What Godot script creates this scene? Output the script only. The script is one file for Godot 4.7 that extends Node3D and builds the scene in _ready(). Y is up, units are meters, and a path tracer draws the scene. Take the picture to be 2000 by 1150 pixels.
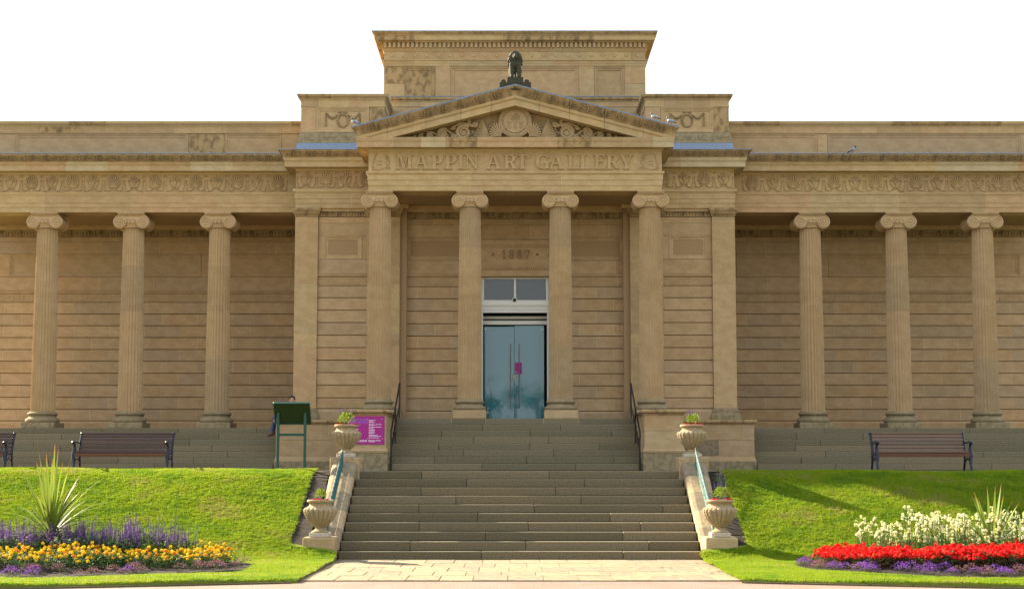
extends Node3D
# A sandstone gallery with an Ionic portico and two colonnaded wings, garden steps, lawns and flower beds.
# World: y up, camera at z = 0 looking along -z; "d" is the distance from the camera's plane, z = -d.

const F := 2840.0
const CX := 1000.0
const CY := 667.0
const CAMX := -0.09
const EYE := 1.83
var TH := atan(246.0 / 2840.0)

const TERR := 1.75     # terrace level
const FLOOR_P := 3.194  # portico floor
const FLOOR_W := 3.007  # wing floor
const DP := 40.81       # portico entablature face
const DPC := 41.195     # portico column axis
const DB := 43.01       # pilaster bay face
const DBW := 43.12      # bay wall
const DI := 43.34       # wall inside the portico
const DW := 43.89       # wing entablature face
const DWC := 44.264     # wing column axis
const DWW := 46.42      # wing wall
const WEND := 16.8     # half length of the front

var M := {}
var rng := RandomNumberGenerator.new()
var used := {}

func yy(py: float, d: float) -> float:
	var a := (CY - py) / F
	return EYE + d * (a * cos(TH) + sin(TH)) / (cos(TH) - a * sin(TH))

func xx(px: float, py: float, d: float) -> float:
	return CAMX + (px - CX) / F * (d * cos(TH) + (yy(py, d) - EYE) * sin(TH))

# ------------------------------------------------------------------ mesh builder
class MB:
	var v := PackedVector3Array()
	var n := PackedVector3Array()
	var c := PackedColorArray()
	var col := Color.WHITE
	var tinted := false
	var t := Transform3D.IDENTITY
	func tri(a: Vector3, b: Vector3, cc: Vector3) -> void:
		a = t * a; b = t * b; cc = t * cc
		var nn := (b - a).cross(cc - a)
		if nn.length_squared() < 1e-18: return
		nn = nn.normalized()
		v.append(a); v.append(cc); v.append(b)
		n.append(nn); n.append(nn); n.append(nn)
		if tinted:
			c.append(col); c.append(col); c.append(col)
	func tris(a: Vector3, b: Vector3, cc: Vector3, na: Vector3, nb: Vector3, nc: Vector3) -> void:
		v.append(t * a); v.append(t * cc); v.append(t * b)
		var k := t.basis
		n.append((k * na).normalized()); n.append((k * nc).normalized()); n.append((k * nb).normalized())
		if tinted:
			c.append(col); c.append(col); c.append(col)
	func quad(a: Vector3, b: Vector3, cc: Vector3, d: Vector3) -> void:
		tri(a, b, cc); tri(a, cc, d)
	func box(x0: float, y0: float, z0: float, x1: float, y1: float, z1: float, b := 0.0) -> void:
		if x1 < x0: var q := x0; x0 = x1; x1 = q
		if y1 < y0: var q2 := y0; y0 = y1; y1 = q2
		if z1 < z0: var q3 := z0; z0 = z1; z1 = q3
		b = minf(b, 0.45 * minf(x1 - x0, minf(y1 - y0, z1 - z0)))
		var lo := Vector3(x0, y0, z0)
		var hi := Vector3(x1, y1, z1)
		# six faces inset by b, then edges and corners
		for ax in 3:
			var u := (ax + 1) % 3
			var w := (ax + 2) % 3
			for s in 2:
				var p: Array[Vector3] = []
				for k: Vector2 in [Vector2(0, 0), Vector2(1, 0), Vector2(1, 1), Vector2(0, 1)]:
					var q4 := Vector3.ZERO
					q4[ax] = hi[ax] if s else lo[ax]
					q4[u] = hi[u] - b if k.x else lo[u] + b
					q4[w] = hi[w] - b if k.y else lo[w] + b
					p.append(q4)
				if s: quad(p[0], p[1], p[2], p[3])
				else: quad(p[3], p[2], p[1], p[0])
		if b <= 0.0: return
		for ax in 3:   # edges along ax
			var u := (ax + 1) % 3
			var w := (ax + 2) % 3
			for su in 2:
				for sw in 2:
					var a0 := Vector3.ZERO
					var a1 := Vector3.ZERO
					a0[ax] = lo[ax] + b; a1[ax] = lo[ax] + b
					a0[u] = hi[u] if su else lo[u]
					a0[w] = hi[w] - b if sw else lo[w] + b
					a1[u] = hi[u] - b if su else lo[u] + b
					a1[w] = hi[w] if sw else lo[w]
					var b0 := a0; var b1 := a1
					b0[ax] = hi[ax] - b; b1[ax] = hi[ax] - b
					if su != sw: quad(a0, b0, b1, a1)
					else: quad(a1, b1, b0, a0)
		for sx in 2:
			for sy in 2:
				for sz in 2:
					var p1 := Vector3(hi.x if sx else lo.x, hi.y - b if sy else lo.y + b, hi.z - b if sz else lo.z + b)
					var p2 := Vector3(hi.x - b if sx else lo.x + b, hi.y if sy else lo.y, hi.z - b if sz else lo.z + b)
					var p3 := Vector3(hi.x - b if sx else lo.x + b, hi.y - b if sy else lo.y + b, hi.z if sz else lo.z)
					if (sx + sy + sz) % 2: tri(p1, p2, p3)
					else: tri(p1, p3, p2)
	func sweep(prof: Array, path: Array, caps := true) -> void:
		# prof: [outward, y] from bottom to top; path: [x, z], outside on the camera's side when it runs to +x
		var m := path.size()
		var off: Array[Vector2] = []
		for i in m:
			var acc := Vector2.ZERO
			var ns: Array[Vector2] = []
			if i > 0:
				var e := Vector2(path[i][0] - path[i - 1][0], path[i][1] - path[i - 1][1]).normalized()
				ns.append(Vector2(-e.y, e.x))
			if i < m - 1:
				var e := Vector2(path[i + 1][0] - path[i][0], path[i + 1][1] - path[i][1]).normalized()
				ns.append(Vector2(-e.y, e.x))
			acc = ns[0]
			if ns.size() == 2: acc = (ns[0] + ns[1]) / (1.0 + ns[0].dot(ns[1]))
			off.append(acc)
		for i in m - 1:
			for j in prof.size() - 1:
				var q: Array[Vector3] = []
				for k: Array in [[i, j], [i + 1, j], [i + 1, j + 1], [i, j + 1]]:
					var o: Vector2 = off[k[0]] * float(prof[k[1]][0])
					q.append(Vector3(path[k[0]][0] + o.x, prof[k[1]][1], path[k[0]][1] + o.y))
				quad(q[0], q[1], q[2], q[3])
		if caps:
			var pg := PackedVector2Array()
			for p: Array in prof: pg.append(Vector2(p[0], p[1]))
			var ix := Geometry2D.triangulate_polygon(pg)
			for e in 2:
				var i := 0 if e == 0 else m - 1
				for k in range(0, ix.size(), 3):
					var q: Array[Vector3] = []
					for h in 3:
						var p := pg[ix[k + h]]
						q.append(Vector3(path[i][0] + off[i].x * p.x, p.y, path[i][1] + off[i].y * p.x))
					tri(q[0], q[1], q[2])
	func lathe(prof: Array, seg := 32, at := Vector3.ZERO, flutes := 0, depth := 0.0) -> void:
		# prof: [r, y] from bottom to top
		for j in prof.size() - 1:
			var r0: float = prof[j][0]; var y0: float = prof[j][1]
			var r1: float = prof[j + 1][0]; var y1: float = prof[j + 1][1]
			var nr := Vector2(y1 - y0, r0 - r1).normalized()
			for i in seg:
				var a0 := TAU * i / seg
				var a1 := TAU * (i + 1) / seg
				var f0 := 1.0; var f1 := 1.0
				if flutes:
					var g0 := sqrt(absf(sin(a0 * flutes / 2.0)))
					var g1 := sqrt(absf(sin(a1 * flutes / 2.0)))
					f0 = 1.0 - depth * g0 if depth > 0 else 1.0 + depth * (1.0 - g0)   # below zero: rounded lobes
					f1 = 1.0 - depth * g1 if depth > 0 else 1.0 + depth * (1.0 - g1)
				var d0 := Vector3(sin(a0), 0, cos(a0))
				var d1 := Vector3(sin(a1), 0, cos(a1))
				var p00 := at + d0 * r0 * f0 + Vector3(0, y0, 0)
				var p10 := at + d1 * r0 * f1 + Vector3(0, y0, 0)
				var p01 := at + d0 * r1 * f0 + Vector3(0, y1, 0)
				var p11 := at + d1 * r1 * f1 + Vector3(0, y1, 0)
				if flutes:
					quad(p00, p10, p11, p01)
				else:
					var n0 := d0 * nr.x + Vector3(0, nr.y, 0)
					var n1 := d1 * nr.x + Vector3(0, nr.y, 0)
					if r0 > 1e-5: tris(p00, p10, p11, n0, n1, n1)
					if r1 > 1e-5: tris(p00, p11, p01, n0, n1, n0)
	func tube(pts: Array, rad: Array, sides := 6, flat := 1.0) -> void:
		# a round, tapering bar through pts; rad holds one radius per point
		var rings: Array = []
		var m := pts.size()
		var up := Vector3(0.13, 0.31, 0.94)
		for i in m:
			var tg: Vector3 = (pts[mini(i + 1, m - 1)] - pts[maxi(i - 1, 0)]).normalized()
			if absf(tg.dot(up)) > 0.95: up = Vector3(0.94, 0.1, 0.2)
			var sx := tg.cross(up).normalized()
			var sy := sx.cross(tg).normalized()
			var ring: Array = []
			for k in sides:
				var a := TAU * k / sides
				ring.append([pts[i] + (sx * cos(a) + sy * sin(a) * flat) * float(rad[i]), sx * cos(a) + sy * sin(a)])
			rings.append(ring)
		for i in m - 1:
			for k in sides:
				var k2 := (k + 1) % sides
				var a: Array = rings[i][k]; var b: Array = rings[i][k2]; var cc: Array = rings[i + 1][k2]; var d: Array = rings[i + 1][k]
				tris(a[0], cc[0], b[0], a[1], cc[1], b[1])
				tris(a[0], d[0], cc[0], a[1], d[1], cc[1])
		for e in 2:
			var ring: Array = rings[0 if e == 0 else m - 1]
			for k in range(1, sides - 1):
				if e == 0: tri(ring[0][0], ring[k][0], ring[k + 1][0])
				else: tri(ring[0][0], ring[k + 1][0], ring[k][0])
	func ball(at: Vector3, r: Vector3, seg := 10, rings := 6) -> void:
		for j in rings:
			for i in seg:
				var p: Array[Vector3] = []
				for k: Array in [[i, j], [i + 1, j], [i + 1, j + 1], [i, j + 1]]:
					var a: float = TAU * k[0] / seg
					var b: float = -PI / 2 + PI * k[1] / rings
					p.append(Vector3(cos(b) * sin(a), sin(b), cos(b) * cos(a)))
				if j > 0: tris(at + p[0] * r, at + p[1] * r, at + p[2] * r, p[0] / r, p[1] / r, p[2] / r)
				if j < rings - 1: tris(at + p[0] * r, at + p[2] * r, at + p[3] * r, p[0] / r, p[2] / r, p[3] / r)
	func loft(x0: float, y0: float, x1: float, y1: float, steps: Array, cap := true) -> void:
		# nested rectangles in a plane that faces +z: steps of [inset, z]
		var last: Array[Vector3] = []
		for s: Array in steps:
			var i: float = s[0]
			var q: Array[Vector3] = [Vector3(x0 + i, y0 + i, s[1]), Vector3(x1 - i, y0 + i, s[1]), Vector3(x1 - i, y1 - i, s[1]), Vector3(x0 + i, y1 - i, s[1])]
			if last.size():
				for k in 4:
					quad(last[k], last[(k + 1) % 4], q[(k + 1) % 4], q[k])
			last = q
		if cap: quad(last[0], last[1], last[2], last[3])
	func mesh(mat: Material = null) -> ArrayMesh:
		var m := ArrayMesh.new()
		if v.is_empty(): return m
		var a := []
		a.resize(Mesh.ARRAY_MAX)
		a[Mesh.ARRAY_VERTEX] = v
		a[Mesh.ARRAY_NORMAL] = n
		if tinted: a[Mesh.ARRAY_COLOR] = c
		m.add_surface_from_arrays(Mesh.PRIMITIVE_TRIANGLES, a)
		if mat: m.surface_set_material(0, mat)
		return m

# ------------------------------------------------------------------ nodes
func numbered(called: String) -> String:
	if not used.has(called):
		used[called] = 0
		return called
	used[called] += 1
	return "%s_%03d" % [called, used[called]]

func tag(o: Node3D, label: String, category: String, group := "", kind := "") -> Node3D:
	if label: o.set_meta("label", label)
	if category: o.set_meta("category", category)
	if group: o.set_meta("group", group)
	if kind: o.set_meta("kind", kind)
	return o

func thing(called: String, label: String, category: String, at := Vector3.ZERO, group := "") -> Node3D:
	var o := Node3D.new()
	o.name = numbered(called)
	add_child(o)
	o.position = at
	return tag(o, label, category, group)

func part(called: String, mesh: Mesh, mat: Material, parent: Node3D, at := Vector3.ZERO) -> MeshInstance3D:
	var o := MeshInstance3D.new()
	o.name = called if parent != self else numbered(called)
	o.mesh = mesh
	if mat: o.material_override = mat
	parent.add_child(o, true)
	o.position = at
	return o

func hold(called: String, parent: Node3D, at := Vector3.ZERO) -> Node3D:
	var o := Node3D.new()
	o.name = called
	parent.add_child(o, true)
	o.position = at
	return o

func structure(o: Node3D, label := "") -> Node3D:
	o.set_meta("kind", "structure")
	if label: o.set_meta("label", label)
	return o

func pick() -> Material:
	return M.stone[rng.randi() % M.stone.size()]

# ------------------------------------------------------------------ materials
func noise_tex(sd: int, freq: float, ramp: Array, oct := 4, size := 512, warp := false, type := FastNoiseLite.TYPE_SIMPLEX_SMOOTH) -> NoiseTexture2D:
	var f := FastNoiseLite.new()
	f.seed = sd
	f.noise_type = type
	f.frequency = freq
	f.fractal_octaves = oct
	f.fractal_gain = 0.55
	if warp:
		f.domain_warp_enabled = true
		f.domain_warp_amplitude = 40.0
		f.domain_warp_frequency = 0.01
	var t := NoiseTexture2D.new()
	t.width = size
	t.height = size
	t.seamless = true
	t.noise = f
	var g := Gradient.new()
	var off := PackedFloat32Array()
	var cs := PackedColorArray()
	for r: Array in ramp:
		off.append(r[0])
		cs.append(r[1])
	g.offsets = off
	g.colors = cs
	t.color_ramp = g
	return t

func mat(col: Color, rough := 0.85, tex: Texture2D = null, scale := 1.0, detail: Texture2D = null, dscale := 0.2, bump: Texture2D = null, bscale := 0.3) -> StandardMaterial3D:
	var m := StandardMaterial3D.new()
	m.albedo_color = col
	m.roughness = rough
	m.metallic_specular = 0.4
	if tex:
		m.albedo_texture = tex
	if tex or bump:
		m.uv1_triplanar = true
		m.uv1_world_triplanar = true
		m.uv1_scale = Vector3.ONE * scale
	if detail:
		m.detail_enabled = true
		m.detail_blend_mode = BaseMaterial3D.BLEND_MODE_MUL
		m.detail_albedo = detail
		m.detail_uv_layer = BaseMaterial3D.DETAIL_UV_2
		m.uv2_triplanar = true
		m.uv2_world_triplanar = true
		m.uv2_scale = Vector3.ONE * dscale
	if bump:
		m.heightmap_enabled = true
		m.heightmap_texture = bump
		m.heightmap_scale = bscale
	return m

func g(v: float) -> Color:
	return Color(v, v, v)

func materials() -> void:
	var fine := noise_tex(1, 0.05, [[0.0, Color(0.84, 0.83, 0.8)], [0.5, Color(0.95, 0.94, 0.92)], [1.0, g(1.0)]], 5)
	var bed := noise_tex(2, 0.012, [[0.0, Color(0.92, 0.90, 0.87)], [0.45, Color(0.97, 0.96, 0.945)], [0.7, g(1.0)], [1.0, Color(1, 0.965, 0.93)]], 4, 512, true)
	var soot := noise_tex(3, 0.011, [[0.0, Color(0.62, 0.61, 0.59)], [0.3, Color(0.78, 0.765, 0.74)], [0.55, Color(0.95, 0.935, 0.90)], [1.0, g(1.0)]], 5, 512, true)
	var grit := noise_tex(4, 0.12, [[0.0, g(0.0)], [1.0, g(1.0)]], 4)
	var dirt := noise_tex(5, 0.02, [[0.0, Color(0.76, 0.75, 0.72)], [0.42, Color(0.88, 0.875, 0.84)], [0.6, Color(0.96, 0.95, 0.93)], [1.0, g(1.0)]], 5, 512, true)
	M.grit = grit
	var grime := noise_tex(12, 0.05, [[0.0, Color(0.80, 0.80, 0.77)], [0.4, Color(0.93, 0.925, 0.9)], [0.65, g(1.0)], [1.0, Color(1.0, 0.97, 0.92)]], 5)
	M.stone = []
	for c: Color in [Color(0.73, 0.635, 0.485), Color(0.705, 0.61, 0.46), Color(0.745, 0.655, 0.49), Color(0.685, 0.595, 0.455), Color(0.73, 0.62, 0.475), Color(0.715, 0.635, 0.49)]:
		M.stone.append(mat(c, 0.9, fine, 0.9, bed, 0.33, grit, 0.25))
	M.wall = []
	for c: Color in [Color(0.72, 0.62, 0.48), Color(0.70, 0.605, 0.465), Color(0.73, 0.63, 0.485), Color(0.69, 0.60, 0.475), Color(0.72, 0.61, 0.46), Color(0.695, 0.595, 0.45), Color(0.68, 0.595, 0.475), Color(0.71, 0.61, 0.475)]:
		M.wall.append(mat(c, 0.9, fine, 0.9, bed, 0.41, grit, 0.25))
	M.sooty = mat(Color(0.69, 0.595, 0.445), 0.92, fine, 0.9, soot, 0.36, grit, 0.3)
	M.carve = mat(Color(0.67, 0.58, 0.44), 0.92, fine, 0.9, soot, 0.55, grit, 0.3)
	M.tymp = mat(Color(0.70, 0.62, 0.49), 0.92, fine, 0.9, bed, 0.5, grit, 0.3)
	for m: StandardMaterial3D in [M.sooty, M.carve]:   # soot runs downwards
		m.uv2_scale = Vector3(0.62, 0.40, 0.62)
	for m: StandardMaterial3D in M.stone + M.wall:     # sandstone lies in beds
		m.uv2_scale = Vector3(0.36, 0.55, 0.36)
	M.pale = mat(Color(0.74, 0.68, 0.55), 0.9, fine, 0.9, bed, 0.33)
	M.mortar = mat(Color(0.82, 0.76, 0.62), 0.95, fine, 1.4)
	M.core = mat(Color(0.62, 0.52, 0.39), 0.95, fine, 0.9)
	M.date = mat(Color(0.58, 0.48, 0.345), 0.95, fine, 1.4)
	M.drum = []
	for c: Color in [Color(0.75, 0.655, 0.51), Color(0.73, 0.635, 0.49), Color(0.74, 0.645, 0.495), Color(0.705, 0.625, 0.495)]:
		M.drum.append(mat(c, 0.9, fine, 0.9, bed, 0.33, grit, 0.25))
	M.grey_stone = mat(Color(0.60, 0.55, 0.44), 0.92, fine, 0.9, dirt, 0.5, grit, 0.3)
	M.step = []
	for c: Color in [Color(0.465, 0.425, 0.335), Color(0.435, 0.40, 0.315), Color(0.48, 0.435, 0.34), Color(0.415, 0.385, 0.30), Color(0.50, 0.455, 0.36)]:
		M.step.append(mat(c, 0.93, fine, 1.3, grime, 0.7, grit, 0.4))
	M.ustep = []
	for c: Color in [Color(0.50, 0.465, 0.375), Color(0.475, 0.445, 0.36), Color(0.515, 0.475, 0.38), Color(0.49, 0.46, 0.38), Color(0.46, 0.43, 0.345)]:
		M.ustep.append(mat(c, 0.93, fine, 1.3, grime, 0.7, grit, 0.4))
	M.cope = mat(Color(0.70, 0.62, 0.50), 0.9, fine, 1.0, dirt, 0.7, grit, 0.3)
	M.urn = mat(Color(0.67, 0.605, 0.49), 0.88, fine, 2.0, dirt, 1.3, grit, 0.3)
	M.urn_foot = mat(Color(0.78, 0.75, 0.70), 0.9, fine, 2.0, dirt, 1.7)
	M.slab = []
	for c: Color in [Color(0.60, 0.545, 0.45), Color(0.57, 0.52, 0.435), Color(0.62, 0.56, 0.455), Color(0.55, 0.51, 0.44)]:
		M.slab.append(mat(c, 0.9, fine, 1.1, dirt, 0.45, grit, 0.3))
	M.joint = mat(Color(0.36, 0.33, 0.24), 0.95, fine, 1.0)
	var spots := noise_tex(6, 0.25, [[0.0, Color(0.70, 0.65, 0.62)], [0.45, Color(0.88, 0.85, 0.83)], [0.6, g(1.0)], [1.0, Color(1, 0.98, 0.95)]], 2)
	M.road = mat(Color(0.56, 0.49, 0.455), 0.93, spots, 1.6, bed, 0.13, grit, 0.6)
	M.gravel = mat(Color(0.50, 0.46, 0.40), 0.95, spots, 1.6, dirt, 0.2)
	M.earth = mat(Color(0.205, 0.165, 0.13), 0.97, noise_tex(7, 0.06, [[0.0, g(0.5)], [0.5, g(0.85)], [1.0, g(1.0)]], 5), 1.2, null, 0.2, grit, 3.0)
	M.turf = mat(Color(0.42, 0.47, 0.14), 0.97, noise_tex(8, 0.03, [[0.0, Color(0.75, 0.8, 0.6)], [0.5, g(0.95)], [1.0, Color(1.0, 0.93, 0.75)]], 5), 0.5)
	M.lead = mat(Color(0.50, 0.555, 0.63), 0.55, noise_tex(9, 0.03, [[0.0, g(0.75)], [1.0, g(1.0)]], 4), 0.8)
	M.bronze = mat(Color(0.27, 0.265, 0.21), 0.8, noise_tex(10, 0.04, [[0.0, Color(0.5, 0.55, 0.45)], [0.5, g(0.85)], [1.0, Color(1, 1, 0.85)]], 5), 1.7)
	M.white = mat(Color(0.85, 0.85, 0.82), 0.5)
	M.dark = mat(Color(0.10, 0.11, 0.115), 0.6)
	M.black = mat(Color(0.06, 0.065, 0.075), 0.4)
	M.iron = mat(Color(0.115, 0.12, 0.13), 0.45)
	M.navy = mat(Color(0.09, 0.105, 0.17), 0.3)
	M.teal = mat(Color(0.16, 0.36, 0.36), 0.45)
	M.green = mat(Color(0.10, 0.27, 0.22), 0.45)
	M.board = mat(Color(0.105, 0.18, 0.085), 0.5)
	M.room = mat(Color(0.30, 0.33, 0.34), 0.8)
	M.steel = mat(Color(0.42, 0.43, 0.44), 0.35)
	M.steel.metallic = 0.8
	M.magenta = mat(Color(0.60, 0.12, 0.47), 0.5)
	M.print_white = mat(Color(0.88, 0.83, 0.88), 0.6)
	M.print_blue = mat(Color(0.45, 0.50, 0.88), 0.6)
	var grain := noise_tex(11, 0.05, [[0.0, Color(0.5, 0.48, 0.48)], [0.5, g(0.85)], [1.0, Color(1.0, 0.97, 0.93)]], 4)
	M.wood_l = []
	for c: Color in [Color(0.325, 0.235, 0.20), Color(0.30, 0.22, 0.19), Color(0.35, 0.26, 0.215)]:
		M.wood_l.append(wood(c, grain))
	M.wood_r = []
	for c: Color in [Color(0.46, 0.375, 0.315), Color(0.48, 0.37, 0.295), Color(0.43, 0.36, 0.315)]:
		M.wood_r.append(wood(c, grain))
	M.wood_o = wood(Color(0.44, 0.265, 0.16), grain)
	M.glass = StandardMaterial3D.new()
	M.glass.transparency = BaseMaterial3D.TRANSPARENCY_ALPHA
	M.glass.albedo_color = Color(0.25, 0.52, 0.555, 0.6)
	M.glass.roughness = 0.015
	M.glass.metallic_specular = 0.72
	M.pane = StandardMaterial3D.new()
	M.pane.transparency = BaseMaterial3D.TRANSPARENCY_ALPHA
	M.pane.albedo_color = Color(0.30, 0.36, 0.35, 0.35)
	M.pane.roughness = 0.05
	M.leaf = StandardMaterial3D.new()
	M.leaf.vertex_color_use_as_albedo = true
	M.leaf.roughness = 0.55
	M.leaf.metallic_specular = 0.4
	M.leaf.backlight_enabled = true
	M.leaf.backlight = Color(0.9, 0.9, 0.9)
	M.petal = M.leaf.duplicate()
	M.petal.roughness = 0.8
	M.blade = M.leaf.duplicate()
	M.blade.roughness = 0.6
	M.blade.metallic_specular = 0.3
	M.blade.backlight = Color(1, 1, 1)
	M.tint = StandardMaterial3D.new()
	M.tint.vertex_color_use_as_albedo = true
	M.tint.roughness = 0.7

func wood(c: Color, tex: Texture2D) -> StandardMaterial3D:
	var m := mat(c, 0.5, tex, 1.0)
	m.uv1_scale = Vector3(0.5, 9.0, 9.0)
	return m

# ------------------------------------------------------------------ stone helpers
func inset_prof(prof: Array) -> Array:
	var lo := 1e9
	var hi := -1e9
	for p: Array in prof:
		lo = minf(lo, p[1]); hi = maxf(hi, p[1])
	var out := []
	for p: Array in prof:
		out.append([p[0] - 0.005, (lo + hi) / 2 + (p[1] - (lo + hi) / 2) * (1.0 - 0.01 / maxf(hi - lo, 0.05))])
	return out

# a moulded course of stones along x at distance d, with mortar between; returns at its ends go back by rl / rr
func band(parent: Node3D, called: String, prof: Array, x0: float, x1: float, d: float, joints: Array, rl := 0.0, rr := 0.0, special := {}, mats: Array = []) -> void:
	var xs := [x0]
	for j: float in joints:
		if j > x0 + 0.1 and j < x1 - 0.1: xs.append(j)
	xs.append(x1)
	for i in xs.size() - 1:
		var mb := MB.new()
		var gl := 0.004 if i > 0 else 0.0
		var gr := 0.004 if i < xs.size() - 2 else 0.0
		var path := []
		if i == 0 and rl > 0: path.append([x0, -d - rl])
		path.append([xs[i] + gl, -d])
		path.append([xs[i + 1] - gr, -d])
		if i == xs.size() - 2 and rr > 0: path.append([x1, -d - rr])
		mb.sweep(prof, path)
		var m: Material = special[i] if special.has(i) else (mats[rng.randi() % mats.size()] if mats.size() else pick())
		part(called, mb.mesh(), m, parent)
	if xs.size() > 2:
		var mb := MB.new()
		mb.sweep(inset_prof(prof), [[x0 + 0.02, -d], [x1 - 0.02, -d]])
		part("mortar", mb.mesh(), M.mortar, parent)

func spaced(x0: float, x1: float, step: float, off := 0.0) -> Array:
	var out := []
	var x := x0 + (off if off > 0 else step)
	while x < x1 - 0.15:
		out.append(x)
		x += step
	return out

# courses of ashlar; rows holds heights from the bottom up; gap is the open channel between courses
func ashlar(parent: Node3D, x0: float, x1: float, d: float, rows: Array, step: float, off: float, gap := 0.022, proud := 0.028, mats: Array = [], phase := 0) -> void:
	var mo := MB.new()
	for r in rows.size() - 1:
		var ya: float = rows[r] + gap / 2
		var yb: float = rows[r + 1] - gap / 2
		var js := [x0]
		js.append_array(spaced(x0, x1, step, off if (r + phase) % 2 else off + step * 0.5))
		js.append(x1)
		for i in js.size() - 1:
			var a: float = js[i] + (0.004 if i > 0 else 0.0)
			var b: float = js[i + 1] - (0.004 if i < js.size() - 2 else 0.0)
			if b - a < 0.03: continue
			var mb := MB.new()
			mb.box(a, ya, -d - 0.1, b, yb, -d + proud + rng.randf_range(-0.0025, 0.0025), 0.006)
			part("stone_block", mb.mesh(), mats[rng.randi() % mats.size()] if mats.size() else M.wall[rng.randi() % M.wall.size()], parent)
		mo.box(x0 + 0.01, ya + 0.005, -d - 0.09, x1 - 0.01, yb - 0.005, -d + proud - 0.007)
	part("mortar", mo.mesh(), M.mortar, parent)

func panel(parent: Node3D, called: String, x0: float, y0: float, x1: float, y1: float, d: float, m: Material, deep := 0.03) -> void:
	var mb := MB.new()
	var z := -d
	mb.loft(x0, y0, x1, y1, [[0.0, z - 0.06], [0.0, z + 0.016], [0.02, z + 0.022], [0.04, z + 0.006], [0.06, z + 0.004], [0.065, z - deep * 0.35], [0.115, z - deep * 0.4], [0.13, z - deep * 0.9], [0.15, z - deep * 0.9]])
	part(called, mb.mesh(), m, parent)

func egg_band(parent: Node3D, x0: float, x1: float, y0: float, y1: float, d: float, pitch := 0.085, called := "egg_moulding") -> void:
	var mb := MB.new()
	var h := y1 - y0
	mb.box(x0, y0, -d - 0.05, x1, y0 + h * 0.12, -d + 0.03)
	mb.box(x0, y1 - h * 0.14, -d - 0.05, x1, y1, -d + 0.07, 0.01)
	mb.box(x0, y0 + h * 0.12, -d - 0.05, x1, y1 - h * 0.14, -d + 0.008)
	var n := int((x1 - x0) / pitch)
	for i in n:
		var x := x0 + (i + 0.5) * (x1 - x0) / n
		mb.ball(Vector3(x, y0 + h * 0.5, -d + 0.012), Vector3(pitch * 0.3, h * 0.36, 0.035), 6, 4)
	part(called, mb.mesh(), M.carve, parent)

func key_band(parent: Node3D, x0: float, x1: float, y0: float, y1: float, d: float) -> void:
	var mb := MB.new()
	mb.box(x0, y0, -d - 0.1, x1, y1, -d + 0.014, 0.004)
	var h := y1 - y0
	var p := h * 1.15
	var n := int((x1 - x0) / p)
	var w := h * 0.09
	var z := -d + 0.014
	for i in n:
		var x := x0 + (i + 0.1) * (x1 - x0) / n
		for q: Array in [[0.0, 0.12, 0.09, 0.88], [0.09, 0.79, 0.72, 0.88], [0.63, 0.32, 0.72, 0.79], [0.27, 0.32, 0.63, 0.41], [0.27, 0.41, 0.36, 0.62], [0.0, 0.12, 0.95, 0.2]]:
			mb.box(x + q[0] * p * 0.95, y0 + q[1] * h, z - 0.002, x + q[2] * p * 0.95, y0 + q[3] * h, z + 0.012)
	part("greek_key_band", mb.mesh(), M.wall[1], parent)

func spiral(mb: MB, at: Vector3, r0: float, r1: float, turns: float, a0: float, dir: float, w0: float, w1: float, sides := 6) -> void:
	var pts := []
	var rad := []
	var n := int(turns * 16)
	for i in n + 1:
		var t := float(i) / n
		var a := a0 + dir * t * turns * TAU
		var r := lerpf(r0, r1, pow(t, 0.85))
		pts.append(at + Vector3(cos(a) * r, sin(a) * r, 0))
		rad.append(lerpf(w0, w1, t))
	mb.tube(pts, rad, sides)

func curve(mb: MB, p: Array, w0: float, w1: float, sides := 5, n := 8) -> void:
	# quadratic curve through control points p[0], p[1], p[2]
	var pts := []
	var rad := []
	for i in n + 1:
		var t := float(i) / n
		pts.append(p[0] * (1 - t) * (1 - t) + p[1] * 2 * t * (1 - t) + p[2] * t * t)
		rad.append(lerpf(w0, w1, t))
	mb.tube(pts, rad, sides)

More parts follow.
